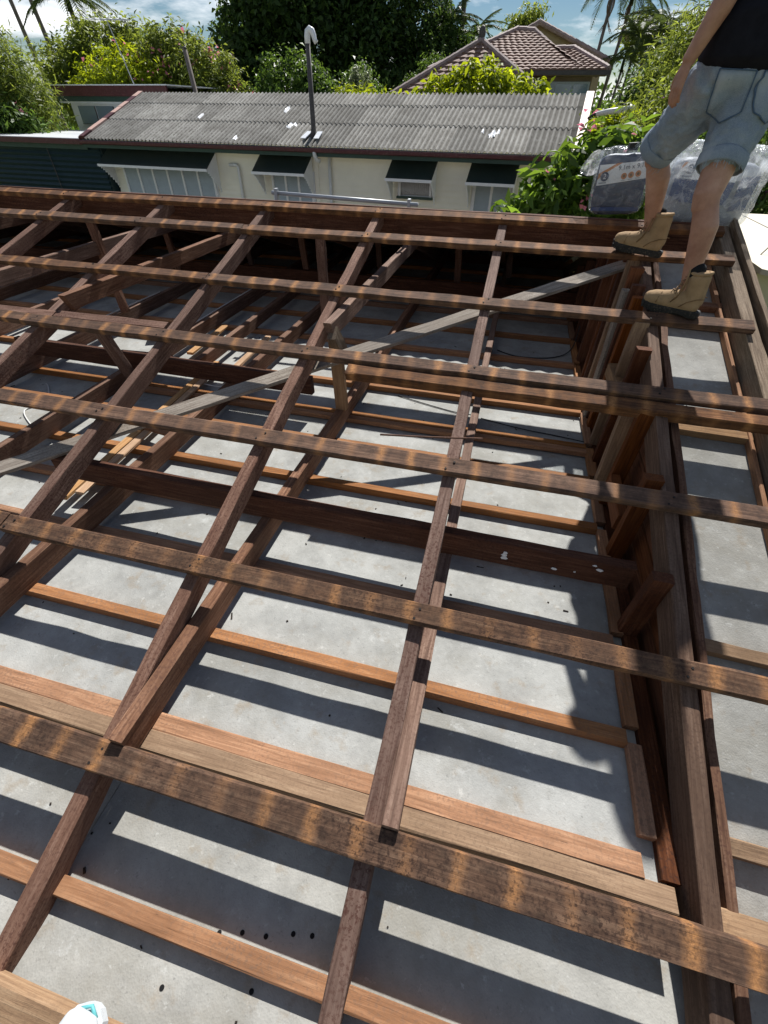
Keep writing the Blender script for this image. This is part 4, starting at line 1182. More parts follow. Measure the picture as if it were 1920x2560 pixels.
M['nail'] = plain('rusty_nail', (0.02, 0.014, 0.011), 0.8, var=0.2)
mb = MB()
nr = random.Random(4)
for v in V:
    for i in range(-5, 4):
        for s in (-1, 1):
            p = RP(i * S + s * 0.012 + nr.uniform(-.006, .006), v + s * 0.018 + nr.uniform(-.008, .008), 0.0015)
            q = p + UP * 0.0022
            mb.tube([p - UP * 0.004, q], 0.0048, 6)
o = mb.build('nail_heads', M['nail'], roof)
o['kind'] = 'stuff'
# paint flakes left on the long beam
for k in range(7):
    x = nr.choice((2.12, 2.3, 2.42, 2.5)) + nr.uniform(-.07, .07)
    z = JT + nr.uniform(0.02, 0.11)
    n = 6
    y = 1.19 - (x + .27) / 2.93 * 0.025 - 0.0275
    s = nr.uniform(.004, .015)
    pts = [(x + math.cos(6.283 * j / n) * s * nr.uniform(.7, 1.6), y - 0.002, z + math.sin(6.283 * j / n) * s * nr.uniform(.4, .9)) for j in range(n)]
    MB().add(pts + [(a, b_ + 0.002, c) for a, b_, c in pts], [tuple(range(n - 1, -1, -1))] + [(j, (j + 1) % n, n + (j + 1) % n, n + j) for j in range(n)]).build('paint_flake', M['white'], ceil)

def cable(name, pts, r, m, label, cat='cable'):
    # smooth the polyline
    P_ = [Vector(p) for p in pts]
    out_ = []
    for i in range(len(P_) - 1):
        p0, p1, p2, p3 = P_[max(i - 1, 0)], P_[i], P_[i + 1], P_[min(i + 2, len(P_) - 1)]
        for k in range(6):
            t = k / 6
            out_.append(0.5 * ((2 * p1) + (p2 - p0) * t + (2 * p0 - 5 * p1 + 4 * p2 - p3) * t * t + (3 * p1 - p0 - 3 * p2 + p3) * t ** 3))
    out_.append(P_[-1])
    o = MB().tube(out_, r, 6).build(name, m, smooth=True)
    return tag(o, label, cat)
M['wwire'] = plain('white_wire', (0.62, 0.62, 0.60), 0.5, var=0.08)
c0 = CB + 0.006
cable('white_wire', [(-1.80, 3.2, JT + .012), (-1.79, 3.6, JT + .012), (-1.77, 4.2, JT + .012)], 0.006, M['wwire'], 'white wire lying along the top of a joist at the left rear')
cable('white_wire', [(-0.87, 3.3, JT + .012), (-0.868, 3.9, JT + .012), (-0.862, 4.6, JT + .012)], 0.006, M['wwire'], 'white wire along the joist left of the loose planks')
cable('white_wire', [(-0.6, 2.58, JT + .02), (-0.35, 2.66, JB + .05), (-0.1, 2.75, c0 + .05), (0.1, 2.62, c0 + .05), (-0.15, 2.56, c0 + .04), (-0.5, 2.6, c0 + .05)], 0.005, M['wwire'], 'looped white wire behind the rear hanging beam')
cable('white_wire', [(-1.55, 2.30, c0), (-1.48, 2.25, c0), (-1.30, 2.05, c0), (-1.36, 1.9, c0), (-1.1, 1.72, c0)], 0.005, M['wwire'], 'loose white wire curling on the ceiling sheet at the far left')
cable('black_wire', [(1.92, 2.70, c0), (2.2, 2.62, c0 + .006), (2.45, 2.60, c0), (2.66, 2.53, c0 + 0.02)], 0.004, M['cable'], 'black wire stretched across the ceiling near the gable studs')
cable('black_wire', [(1.25, 2.88, c0), (1.5, 2.80, c0), (1.72, 2.74, c0), (1.85, 2.71, c0 + .01)], 0.004, M['cable'], 'black wire on the ceiling left of the right-hand rafter')
cable('black_wire', [(1.95, 4.02, c0), (2.15, 3.92, c0), (2.45, 3.98, c0), (2.62, 4.15, c0 + .03), (2.66, 4.3, c0 + .2)], 0.005, M['cable'], 'dark wire curling up the gable studs in the shade')
cable('bark_strip', [RP(1.48, 1.52, .004), RP(1.7, 1.54, .012), RP(1.95, 1.575, .016)], 0.005, M['rafter'], 'long splinter of wood lying across the right-hand rafter', 'splinter')

# ------------------------------------------------------------------ solid helper: overlapping tubes fused into one skin
DG = None
def fuse(mb, voxel, smooth=6, clamp=None, disp=None):
    me = bpy.data.meshes.new('tmp')
    me.from_pydata(mb.v, [], mb.f)
    me.update()
    o = bpy.data.objects.new('tmp', me)
    COL.objects.link(o)
    r = o.modifiers.new('r', 'REMESH'); r.mode = 'VOXEL'; r.voxel_size = voxel
    if smooth:
        s = o.modifiers.new('s', 'SMOOTH'); s.factor = 0.5; s.iterations = smooth
    if disp:
        for (size, strength) in disp:
            tx = bpy.data.textures.new('folds', 'CLOUDS'); tx.noise_scale = size; tx.noise_depth = 2
            d = o.modifiers.new('d', 'DISPLACE'); d.texture = tx; d.strength = strength; d.mid_level = 0.5; d.texture_coords = 'LOCAL'
    dg = bpy.context.evaluated_depsgraph_get()
    ev = o.evaluated_get(dg)
    m2 = bpy.data.meshes.new_from_object(ev)
    bpy.data.objects.remove(o)
    if clamp is not None:
        co = np.empty(len(m2.vertices) * 3, dtype=np.float32)
        m2.vertices.foreach_get('co', co)
        co[2::3] = np.maximum(co[2::3], clamp)
        m2.vertices.foreach_set('co', co)
    m2.polygons.foreach_set('use_smooth', [True] * len(m2.polygons))
    m2.update()
    return m2

def etube(mb, path, rads, ref=(1, 0, 0), n=20):
    """closed elliptical tube; rads = (radius along ref, radius across), rounded ends"""
    path = [Vector(p) for p in path]
    ref = Vector(ref)
    rads = [(r_, r_) if isinstance(r_, (int, float)) else r_ for r_ in rads]
    t0 = (path[1] - path[0]).normalized(); t1 = (path[-1] - path[-2]).normalized()
    path = [path[0] - t0 * min(rads[0]) * 0.5] + path + [path[-1] + t1 * min(rads[-1]) * 0.5]
    rads = [(rads[0][0] * .6, rads[0][1] * .6)] + rads + [(rads[-1][0] * .6, rads[-1][1] * .6)]
    v, f = [], []
    for i, p in enumerate(path):
        t = (path[min(i + 1, len(path) - 1)] - path[max(i - 1, 0)]).normalized()
        a = (ref - t * ref.dot(t)).normalized()
        b_ = t.cross(a)
        for k in range(n):
            th = 2 * math.pi * k / n
            v.append(p + a * math.cos(th) * rads[i][0] + b_ * math.sin(th) * rads[i][1])
    for i in range(len(path) - 1):
        for k in range(n):
            k2 = (k + 1) % n
            f.append((i * n + k, i * n + k2, (i + 1) * n + k2, (i + 1) * n + k))
    f.append(tuple(range(n - 1, -1, -1)))
    f.append(tuple((len(path) - 1) * n + k for k in range(n)))
    mb.add(v, f)
    return mb

def put(name, me, m, parent=None, mat=Matrix.Identity(4)):
    me.materials.clear(); me.materials.append(m)
    me.name = name
    return link_mesh(name, me, parent, mat)

# ------------------------------------------------------------------ materials for the worker
m, nt, b, out = new_mat('skin')
v_, _, _r = obj_coord(nt, False)
cc = ramp(nt, noise(nt, v_, 9, 5, 0.6), [(0.25, (0.28, 0.125, 0.080)), (0.5, (0.43, 0.225, 0.150)), (0.78, (0.56, 0.33, 0.24))])
cc = mixc(nt, ramp(nt, noise(nt, v_, 160, 3, 0.7), [(0.55, 0.0), (0.7, 0.35)]), cc, (0.26, 0.14, 0.095))
nt.links.new(cc, b.inputs['Base Color'])
b.inputs['Roughness'].default_value = 0.55
b.inputs['Subsurface Weight'].default_value = 0.12
b.inputs['Subsurface Radius'].default_value = (0.012, 0.005, 0.003)
bump(nt, b, noise(nt, v_, 220, 3), 0.12, 0.002)
M['skin'] = m
m, nt, b, out = new_mat('denim')
v_, _, _r = obj_coord(nt, False)
cc = ramp(nt, noise(nt, v_, 5.5, 6, 0.62), [(0.28, (0.13, 0.175, 0.24)), (0.52, (0.225, 0.275, 0.335)), (0.75, (0.39, 0.43, 0.475))])
cc = mixc(nt, ramp(nt, noise(nt, v_, 330, 2, 0.6), [(0.42, 0.0), (0.6, 0.35)]), cc, (0.40, 0.45, 0.5))
nt.links.new(cc, b.inputs['Base Color'])
b.inputs['Roughness'].default_value = 0.9
b.inputs['Specular IOR Level'].default_value = 0.15
bump(nt, b, math_(nt, 'ADD', noise(nt, v_, 420, 2), noise(nt, v_, 30, 4)), 0.3, 0.003)
M['denim'] = m
M['denim_seam'] = plain('denim_seam', (0.075, 0.12, 0.19), 0.9, var=0.2, nscale=40)
M['denim_light'] = plain('denim_frayed', (0.36, 0.43, 0.50), 0.95, var=0.25, nscale=40, bumps=0.5)
M['shirt'] = plain('dark_shirt', (0.012, 0.012, 0.017), 0.92, var=0.25, nscale=30, spec=0.15, bumps=0.3)
M['boot'] = plain('tan_nubuck', (0.35, 0.235, 0.13), 0.85, var=0.22, nscale=14, spec=0.15, dirt=(0.25, 0.175, 0.105), bumps=0.4)
M['bootdark'] = plain('boot_trim', (0.21, 0.13, 0.065), 0.85, var=0.2, nscale=20, spec=0.15)
M['sole'] = plain('boot_sole', (0.018, 0.016, 0.014), 0.75, var=0.4, nscale=30, dirt=(0.16, 0.12, 0.085))
M['sock'] = plain('black_sock', (0.008, 0.008, 0.009), 0.95, var=0.2, nscale=60, bumps=0.4)
M['lace'] = plain('lace', (0.20, 0.125, 0.07), 0.85, var=0.2, nscale=60)
M['hair'] = plain('brown_hair', (0.05, 0.03, 0.018), 0.8, var=0.3, nscale=40, bumps=0.6)
M['eye'] = plain('eye', (0.5, 0.5, 0.5), 0.3, var=0.1)

# ------------------------------------------------------------------ the worker
LH, LK, LA = Vector((2.70, 2.80, 1.67)), Vector((2.585, 3.05, 1.42)), Vector((2.715, 3.115, 1.03))
RH, RK, RA = Vector((2.86, 2.83, 1.67)), Vector((2.80, 2.665, 1.27)), Vector((2.875, 2.600, 0.86))
PEL, CH, NK = Vector((2.78, 2.81, 1.74)), Vector((2.765, 2.94, 2.14)), Vector((2.755, 3.01, 2.34))
FW = Vector((-0.3, 0.954, 0)).normalized(); LF = Vector((-FW.y, FW.x, 0))
mb = MB()
def leg(h, k, a, bulge):
    bd = (k - h).cross(a - k)
    back = Vector((0.75, -0.45, 0))
    etube(mb, [h, h.lerp(k, .35), h.lerp(k, .75), k, k.lerp(a, .12)], [.095, .088, .070, .060, .056], FW)
    c1 = k.lerp(a, .30) + back * bulge; c2 = k.lerp(a, .5) + back * bulge * .6
    etube(mb, [k, k.lerp(a, .12) + back * .008, c1, c2, k.lerp(a, .78), a, a - Z * .08], [.058, .054, .060, .052, .040, .036, .042], FW)
leg(LH, LK, LA, .020); leg(RH, RK, RA, .022)
etube(mb, [PEL - Z * .06, PEL, PEL.lerp(CH, .4), PEL.lerp(CH, .8), CH, CH.lerp(NK, .5)], [(.16, .115), (.165, .115), (.145, .10), (.165, .11), (.165, .105), (.10, .08)], LF)
etube(mb, [CH.lerp(NK, .5), NK, NK + FW * .03 + Z * .06], [.075, .058, .056], LF)
HD = NK + FW * .07 + Z * .17
etube(mb, [HD - Z * .095 + FW * .02, HD - Z * .04 + FW * .005, HD + Z * .02, HD + Z * .08], [(.055, .075), (.070, .092), (.076, .098), (.066, .085)], LF)
etube(mb, [HD + FW * .088 + Z * .015, HD + FW * .112 - Z * .022], [.012, .016], LF, 10)            # nose
for s in (-1, 1):
    etube(mb, [HD + LF * .076 * s + Z * .02, HD + LF * .080 * s - Z * .025], [(.008, .018), (.008, .013)], LF, 10)   # ears
def arm(sh, el, wr, name):
    etube(mb, [CH + (sh - CH) * .6, sh, sh.lerp(el, .45), el], [.062, .058, .047, .040], FW)
    etube(mb, [el, el.lerp(wr, .25), el.lerp(wr, .6), wr], [.041, .043, .035, .027], FW)
LS, LE, LW = CH + LF * .195 + Z * .03, Vector((2.60, 2.70, 1.945)), Vector((2.525, 2.705, 1.735))
RS, RE, RW = CH - LF * .195 + Z * .03, Vector((2.90, 3.20, 1.96)), Vector((2.72, 3.34, 2.05))
arm(LS, LE, LW, 'l'); arm(RS, RE, RW, 'r')
def hand(w, d, side, pn):
    """palm plus four fingers and a thumb; d along the hand, side towards the thumb, pn palm normal"""
    d, side, pn = d.normalized(), side.normalized(), pn.normalized()
    etube(mb, [w, w + d * .035, w + d * .085], [(.026, .018), (.038, .016), (.041, .014)], side, 14)
    for k, (o_, L) in enumerate(((.0335, .072), (.0115, .082), (-.0105, .076), (-.0325, .060))):
        p = w + d * .082 + side * o_
        q = p + d * L * .42 + pn * L * .10
        r_ = q + d * L * .26 + pn * L * .22
        s_ = r_ + d * L * .10 + pn * L * .26
        etube(mb, [p, q, r_, s_], [.0092, .0084, .0078, .0070], side, 10)
    p = w + d * .028 + side * .030
    etube(mb, [p, p + d * .030 + side * .022 + pn * .008, p + d * .060 + side * .026 + pn * .018], [.0125, .0108, .0090], pn, 10)
hand(LW, Vector((-.10, .02, -1)), FW, Vector((.45, .65, 0)))
hand(RW, Vector((-.8, .1, .25)), Vector((0, .2, 1)), Vector((-.1, -.9, 0)))
body = put('person', fuse(mb, 0.0048, 4), M['skin'])
tag(body, 'worker in dark shirt, faded denim shorts and tan boots stepping across the battens', 'person')
# eyes and hair
for s in (-1, 1):
    e_ = HD + FW * .089 + LF * .030 * s + Z * .022
    MB().tube([e_, e_ + FW * .006, e_ + FW * .009], [.013, .010, .003], 10).build('eye', M['eye'], body, smooth=True)
mb = MB()
etube(mb, [HD - Z * .02 - FW * .045, HD + Z * .05 - FW * .015, HD + Z * .10], [(.076, .070), (.082, .100), (.062, .082)], LF)
put('hair', fuse(mb, 0.008, 3, disp=[(.03, .012)]), M['hair'], body)
# shirt
mb = MB()
etube(mb, [PEL + Z * .005, PEL + Z * .10, PEL.lerp(CH, .5), PEL.lerp(CH, .85), CH + Z * .03, CH.lerp(NK, .55)], [(.208, .165), (.200, .155), (.175, .13), (.19, .135), (.185, .125), (.105, .09)], LF)
etube(mb, [CH + (LS - CH) * .5, LS, LS.lerp(LE, .55)], [.085, .078, .066], FW)
etube(mb, [CH + (RS - CH) * .5, RS, RS.lerp(RE, .55)], [.085, .078, .066], FW)
shirt = put('shirt', fuse(mb, 0.009, 4, disp=[(.13, .018), (.04, .005)]), M['shirt'], body)
# shorts
mb = MB()
LHEM, RHEM = LH.lerp(LK, .93), RH.lerp(RK, .68)
etube(mb, [PEL + Z * .05, PEL + Z * .01, PEL - Z * .06], [(.172, .125), (.182, .138), (.178, .135)], LF)
etube(mb, [LH + Z * .02, LH.lerp(LK, .4), LHEM], [(.118, .128), (.108, .112), (.092, .092)], FW)
etube(mb, [RH + Z * .02, RH.lerp(RK, .35), RHEM], [(.118, .128), (.112, .115), (.098, .098)], FW)
shorts = put('shorts', fuse(mb, 0.007, 5, disp=[(.10, .030), (.04, .018), (.018, .005)]), M['denim'], body)
def cuff(hem, d, r0, name):
    d = d.normalized()
    mb = MB()
    a = d.orthogonal().normalized(); b_ = d.cross(a)
    rr = random.Random(int(r0 * 1e4))
    n = 40
    v, f = [], []
    prof = [(-.030, .002), (-.024, .0055), (.0, .007), (.022, .0065), (.030, .003), (.028, -.003), (.0, -.002), (-.022, -.002)]
    for k in range(n):
        th = 2 * math.pi * k / n
        w = rr.uniform(-.0022, .0022)
        for (u, q) in prof:
            v.append(hem + d * (u + w + .004 * math.sin(3 * th)) + (a * math.cos(th) + b_ * math.sin(th)) * (r0 + q + w))
    m_ = len(prof)
    for k in range(n):
        for j in range(m_):
            f.append((k * m_ + j, k * m_ + (j + 1) % m_, ((k + 1) % n) * m_ + (j + 1) % m_, ((k + 1) % n) * m_ + j))
    o = mb.add(v, f).build('cuff', M['denim'], body, smooth=True)
    mb = MB()
    for k in range(46):
        th = rr.uniform(0, 6.283)
        p = hem + d * .030 + (a * math.cos(th) + b_ * math.sin(th)) * (r0 + .006)
        q = p + d * rr.uniform(.01, .035) + (a * math.cos(th) + b_ * math.sin(th)) * rr.uniform(-.004, .010) + a * rr.uniform(-.008, .008)
        mb.tube([p, p.lerp(q, .5) + b_ * rr.uniform(-.004, .004), q], .0009, 4, False)
    mb.build('frayed_threads', M['denim_light'], o)
cuff(LHEM, LK - LH, .092, 'l'); cuff(RHEM, RK - RH, .099, 'r')
# back pockets and seams laid on the shorts
def patch(name, pts2, c, d, m, off=0.004, th=0.004):
    """outline drawn square-on to direction d at c, pressed straight onto the shorts"""
    d = Vector(d).normalized()
    u = Z.cross(d).normalized()
    fm = Matrix(((u.x, 0, d.x, c.x), (u.y, 0, d.y, c.y), (u.z, 1, d.z, c.z), (0, 0, 0, 1)))
    bm = bmesh.new()
    vs_ = [bm.verts.new((a, b_, 0)) for a, b_ in pts2]
    fc = bm.faces.new(vs_)
    bmesh.ops.triangulate(bm, faces=[fc])
    bmesh.ops.subdivide_edges(bm, edges=bm.edges[:], cuts=6, use_grid_fill=True)
    me = bpy.data.meshes.new('tmp'); bm.to_mesh(me); bm.free()
    o = bpy.data.objects.new('tmp', me); COL.objects.link(o); o.matrix_world = fm
    bpy.context.view_layer.update()
    s = o.modifiers.new('s', 'SHRINKWRAP'); s.target = shorts; s.wrap_method = 'PROJECT'; s.use_project_z = True; s.use_negative_direction = True; s.use_positive_direction = False; s.offset = off
    so = o.modifiers.new('t', 'SOLIDIFY'); so.thickness = th; so.offset = 0
    dg = bpy.context.evaluated_depsgraph_get()
    m2 = bpy.data.meshes.new_from_object(o.evaluated_get(dg))
    bpy.data.objects.remove(o)
    m2.polygons.foreach_set('use_smooth', [True] * len(m2.polygons))
    return put(name, m2, m, body, fm)
bk = -FW
bpy.context.view_layer.update()
for (d_, dz, mir) in (((LF * .62 + bk * .78), -.105, 1), ((-LF * .55 + bk * .83), -.105, -1)):
    c = PEL + d_.normalized() * .32 + Z * dz
    ol_ = [(-.070 * mir, .078), (.068 * mir, .070), (.070 * mir, -.06), (0.0, -.098), (-.068 * mir, -.062)]
    if mir < 0: ol_ = ol_[::-1]
    patch('pocket', ol_, c, d_, M['denim'])
    n = len(ol_)
    for k in range(n):
        a, b_ = Vector((*ol_[k], 0)), Vector((*ol_[(k + 1) % n], 0))
        dd = (b_ - a).normalized(); pp = Vector((-dd.y, dd.x, 0)) * .0022
        patch('pocket_seam', [tuple((a + pp).xy), tuple((b_ + pp).xy), tuple((b_ - pp).xy), tuple((a - pp).xy)], c, d_, M['denim_seam'], 0.0068, 0.003)

def boot(foot, heel, heading, pitch, side):
    hx = Vector((heading[0], heading[1], 0)).normalized()
    mt = frame(hx, Z, heel) @ Matrix.Rotation(-pitch, 4, 'Y')
    mb = MB()
    etube(mb, [(.028, 0, .062), (.08, 0, .066), (.14, 0, .064), (.20, 0, .058), (.245, 0, .054), (.272, 0, .050)], [(.037, .046), (.041, .056), (.044, .054), (.050, .044), (.050, .041), (.040, .034)], (0, 1, 0))
    etube(mb, [(.050, 0, .06), (.058, 0, .105), (.063, 0, .15), (.067, 0, .195)], [(.038, .050), (.042, .054), (.044, .053), (.046, .054)], (0, 1, 0))
    etube(mb, [(.10, 0, .095), (.135, 0, .088), (.17, 0, .075)], [(.036, .030), (.038, .030), (.040, .028)], (0, 1, 0))
    o = put('boot', fuse(mb, 0.0055, 6, clamp=0.022, disp=[(.035, .004)]), M['boot'], body, mt)
    # sole with heel block and cleats
    out2 = [(-.008, .0), (-.004, .026), (.03, .038), (.10, .036), (.16, .042), (.215, .051), (.262, .044), (.292, .020), (.296, 0)]
    ol = out2 + [(x, -y) for x, y in out2[-2:0:-1]]
    n = len(ol)
    vv = []
    for (dz, sc_) in ((0, .97), (.012, 1.0), (.030, 1.0), (.034, .96)):
        for (x, y) in ol:
            arch = 0.012 if (.085 < x < .15 and dz == 0) else 0
            toe = max(0, x - .22) * .22
            vv.append(((x - .14) * sc_ + .14, y * sc_, dz + arch + toe))
    ff = [(i * n + k, i * n + (k + 1) % n, (i + 1) * n + (k + 1) % n, (i + 1) * n + k) for i in range(3) for k in range(n)]
    ff += [tuple(range(n - 1, -1, -1)), tuple(3 * n + k for k in range(n))]
    MB().add(vv, ff).build('sole', M['sole'], o, mt)
    for k in range(9):
        x = .165 + k * .014
        for s in (-1, 1):
            yy = s * (.046 - abs(x - .215) * .15)
            MB().box(x - .0045, x + .0045, min(yy, yy + s * .008), max(yy, yy + s * .008), -.002 + max(0, x - .22) * .22, .018 + max(0, x - .22) * .22).build('cleat', M['sole'], o, mt)
    # padded collar, tongue, laces, toe seam, zip
    ring = [(.068 + .046 * math.cos(t), .038 * math.sin(t), .214 - .004 * math.cos(t) - .006 * abs(math.sin(t))) for t in [2 * math.pi * k / 20 for k in range(21)]]
    MB().tube(ring, .0085, 8, False).build('collar', M['boot'], o, mt, True)
    mt_ = MB()
    etube(mt_, [(.125, 0, .125), (.116, 0, .165), (.118, 0, .205), (.126, 0, .230)], [(.024, .008), (.028, .008), (.031, .008), (.027, .007)], (0, 1, 0), 14)
    put('tongue', fuse(mt_, .004, 3), M['boot'], o, mt)
    ml = MB()
    ey = [(.178, .086), (.160, .098), (.144, .110), (.133, .124), (.126, .142), (.122, .162), (.121, .182)]
    for k, (x, z_) in enumerate(ey):
        w = .022 + .002 * k
        for s in (-1, 1):
            if k + 1 < len(ey):
                x2, z2 = ey[k + 1]
                ml.tube([(x + .004, s * w, z_ + .004), ((x + x2) / 2 + .012, 0, (z_ + z2) / 2 + .012), (x2 + .004, -s * (w + .002), z2 + .004)], .0026, 6)
    for s in (-1, 1):
        ml.tube([(.118, s * .012, .18), (.135, s * .032, .165), (.142, s * .046, .13), (.138, s * .052, .105)], .0026, 6)
    ml.build('laces', M['lace'], o, mt, True)
    mz = MB()
    for s in (-1, 1):
        mz.tube([(.148, s * .041, .06), (.128, s * .046, .09), (.112, s * .048, .13), (.105, s * .046, .19)], .0042, 6)
        mz.tube([(-.004, s * .026, .10), (.03, s * .042, .095), (.07, s * .046, .075), (.10, s * .045, .045)], .0022, 5)
        mz.tube([(.215, s * .050, .045), (.212, s * .044, .075), (.208, s * .026, .094), (.206, 0, .099)], .0022, 5)
    mz.build('seams', M['bootdark'], o, mt, True)
    return o
boot('l', (2.79, 3.045, .925), (-.86, .46), .05, 1)
boot('r', (2.955, 2.548, .748), (-.88, .44), .015, 1)
for a, t in ((LA, Vector((2.732, 3.077, .925)) + Z * .13), (RA, Vector((2.895, 2.580, .748)) + Z * .13)):
    mb = MB()
    etube(mb, [t, t.lerp(a + Z * .11, .5), a + Z * (.115)], [.040, .041, .0415], FW)
    put('sock', fuse(mb, .006, 3), M['sock'], body)

# ------------------------------------------------------------------ tarpaulin bags
def bag_mat(lo=0.05, hi=0.5, name='clear_plastic'):
    m = bpy.data.materials.new(name)
    m.use_nodes = True
    nt = m.node_tree; nt.nodes.clear()
    out = nt.nodes.new('ShaderNodeOutputMaterial')
    tr = nt.nodes.new('ShaderNodeBsdfTransparent'); tr.inputs[0].default_value = (0.93, 0.95, 0.97, 1)
    gl = nt.nodes.new('ShaderNodeBsdfGlossy'); gl.inputs['Roughness'].default_value = 0.12
    df = nt.nodes.new('ShaderNodeBsdfTranslucent'); df.inputs[0].default_value = (0.95, 0.97, 1.0, 1)
    d2 = nt.nodes.new('ShaderNodeBsdfDiffuse'); d2.inputs[0].default_value = (0.85, 0.88, 0.92, 1)
    tc = nt.nodes.new('ShaderNodeTexCoord')
    n1 = noise(nt, tc.outputs['Object'], 16, 6, 0.7, 1.2)
    bp = nt.nodes.new('ShaderNodeBump'); bp.inputs['Strength'].default_value = 0.9; bp.inputs['Distance'].default_value = 0.02
    nt.links.new(n1, bp.inputs['Height'])
    nt.links.new(bp.outputs[0], gl.inputs['Normal'])
    a = nt.nodes.new('ShaderNodeMixShader'); a.inputs[0].default_value = 0.5
    nt.links.new(df.outputs[0], a.inputs[1]); nt.links.new(d2.outputs[0], a.inputs[2])
    f1 = ramp(nt, n1, [(0.48, lo), (0.70, hi)])
    mm = nt.nodes.new('ShaderNodeMixShader')
    nt.links.new(f1, mm.inputs[0]); nt.links.new(tr.outputs[0], mm.inputs[1]); nt.links.new(a.outputs[0], mm.inputs[2])
    m3 = nt.nodes.new('ShaderNodeMixShader'); m3.inputs[0].default_value = 0.10
    nt.links.new(mm.outputs[0], m3.inputs[1]); nt.links.new(gl.outputs[0], m3.inputs[2])
    nt.links.new(m3.outputs[0], out.inputs[0])
    return m
M['plastic'] = bag_mat(0.02, 0.30)
M['plastic2'] = bag_mat(0.16, 0.75, 'crumpled_plastic')
M['tarpnavy'] = plain('tarp_navy', (0.045, 0.062, 0.11), 0.5, var=0.2, nscale=10, bumps=0.3)
M['tarpwhite'] = plain('tarp_label_white', (0.82, 0.83, 0.86), 0.45, var=0.05)
M['tarporange'] = plain('tarp_label_orange', (0.60, 0.25, 0.10), 0.5, var=0.1)
M['tarpgrey'] = plain('tarp_grey', (0.36, 0.38, 0.42), 0.55, var=0.3, nscale=12, bumps=0.4)
M['tarpblue'] = plain('tarp_blue', (0.035, 0.07, 0.19), 0.5, var=0.2, nscale=10)
M['black'] = plain('black_plastic', (0.012, 0.012, 0.013), 0.5, var=0.1)

def text_mesh(body_, size, m, parent, mat, th=0.0006):
    cu = bpy.data.curves.new('txt', 'FONT')
    cu.body = body_; cu.size = size; cu.extrude = th; cu.align_x = 'CENTER'; cu.align_y = 'CENTER'
    o = bpy.data.objects.new('txt', cu); COL.objects.link(o)
    dg = bpy.context.evaluated_depsgraph_get()
    me = bpy.data.meshes.new_from_object(o.evaluated_get(dg))
    bpy.data.objects.remove(o)
    return put('lettering', me, m, parent, mat)

def soft_box(w, d, h, seed, amp, k=14, sq=0.28):
    """pillowy crumpled box, origin at the middle of the base"""
    r = random.Random(seed)
    bm = bmesh.new()
    bmesh.ops.create_cube(bm, size=1)
    bmesh.ops.subdivide_edges(bm, edges=bm.edges[:], cuts=k, use_grid_fill=True)
    from mathutils import noise as mn
    for v in bm.verts:
        p = v.co * 2
        q = Vector((p.x, p.y, p.z))
        ln = (abs(q.x) ** 6 + abs(q.y) ** 6 + abs(q.z) ** 6) ** (1 / 6)
        q = q / ln
        bul = 1 + sq * (1 - p.x * p.x) * (1 - p.z * p.z)
        q = Vector((q.x * w / 2, q.y * d / 2 * bul, (q.z + 1) * h / 2))
        nz = mn.noise_vector(q * 16 + Vector((seed * 3.1, 0, 0))) * amp + mn.noise_vector(q * 45 + Vector((0, seed, 0))) * amp * 0.5
        v.co = q + nz
    me = bpy.data.meshes.new('tmp'); bm.to_mesh(me); bm.free()
    me.polygons.foreach_set('use_smooth', [True] * len(me.polygons))
    return me

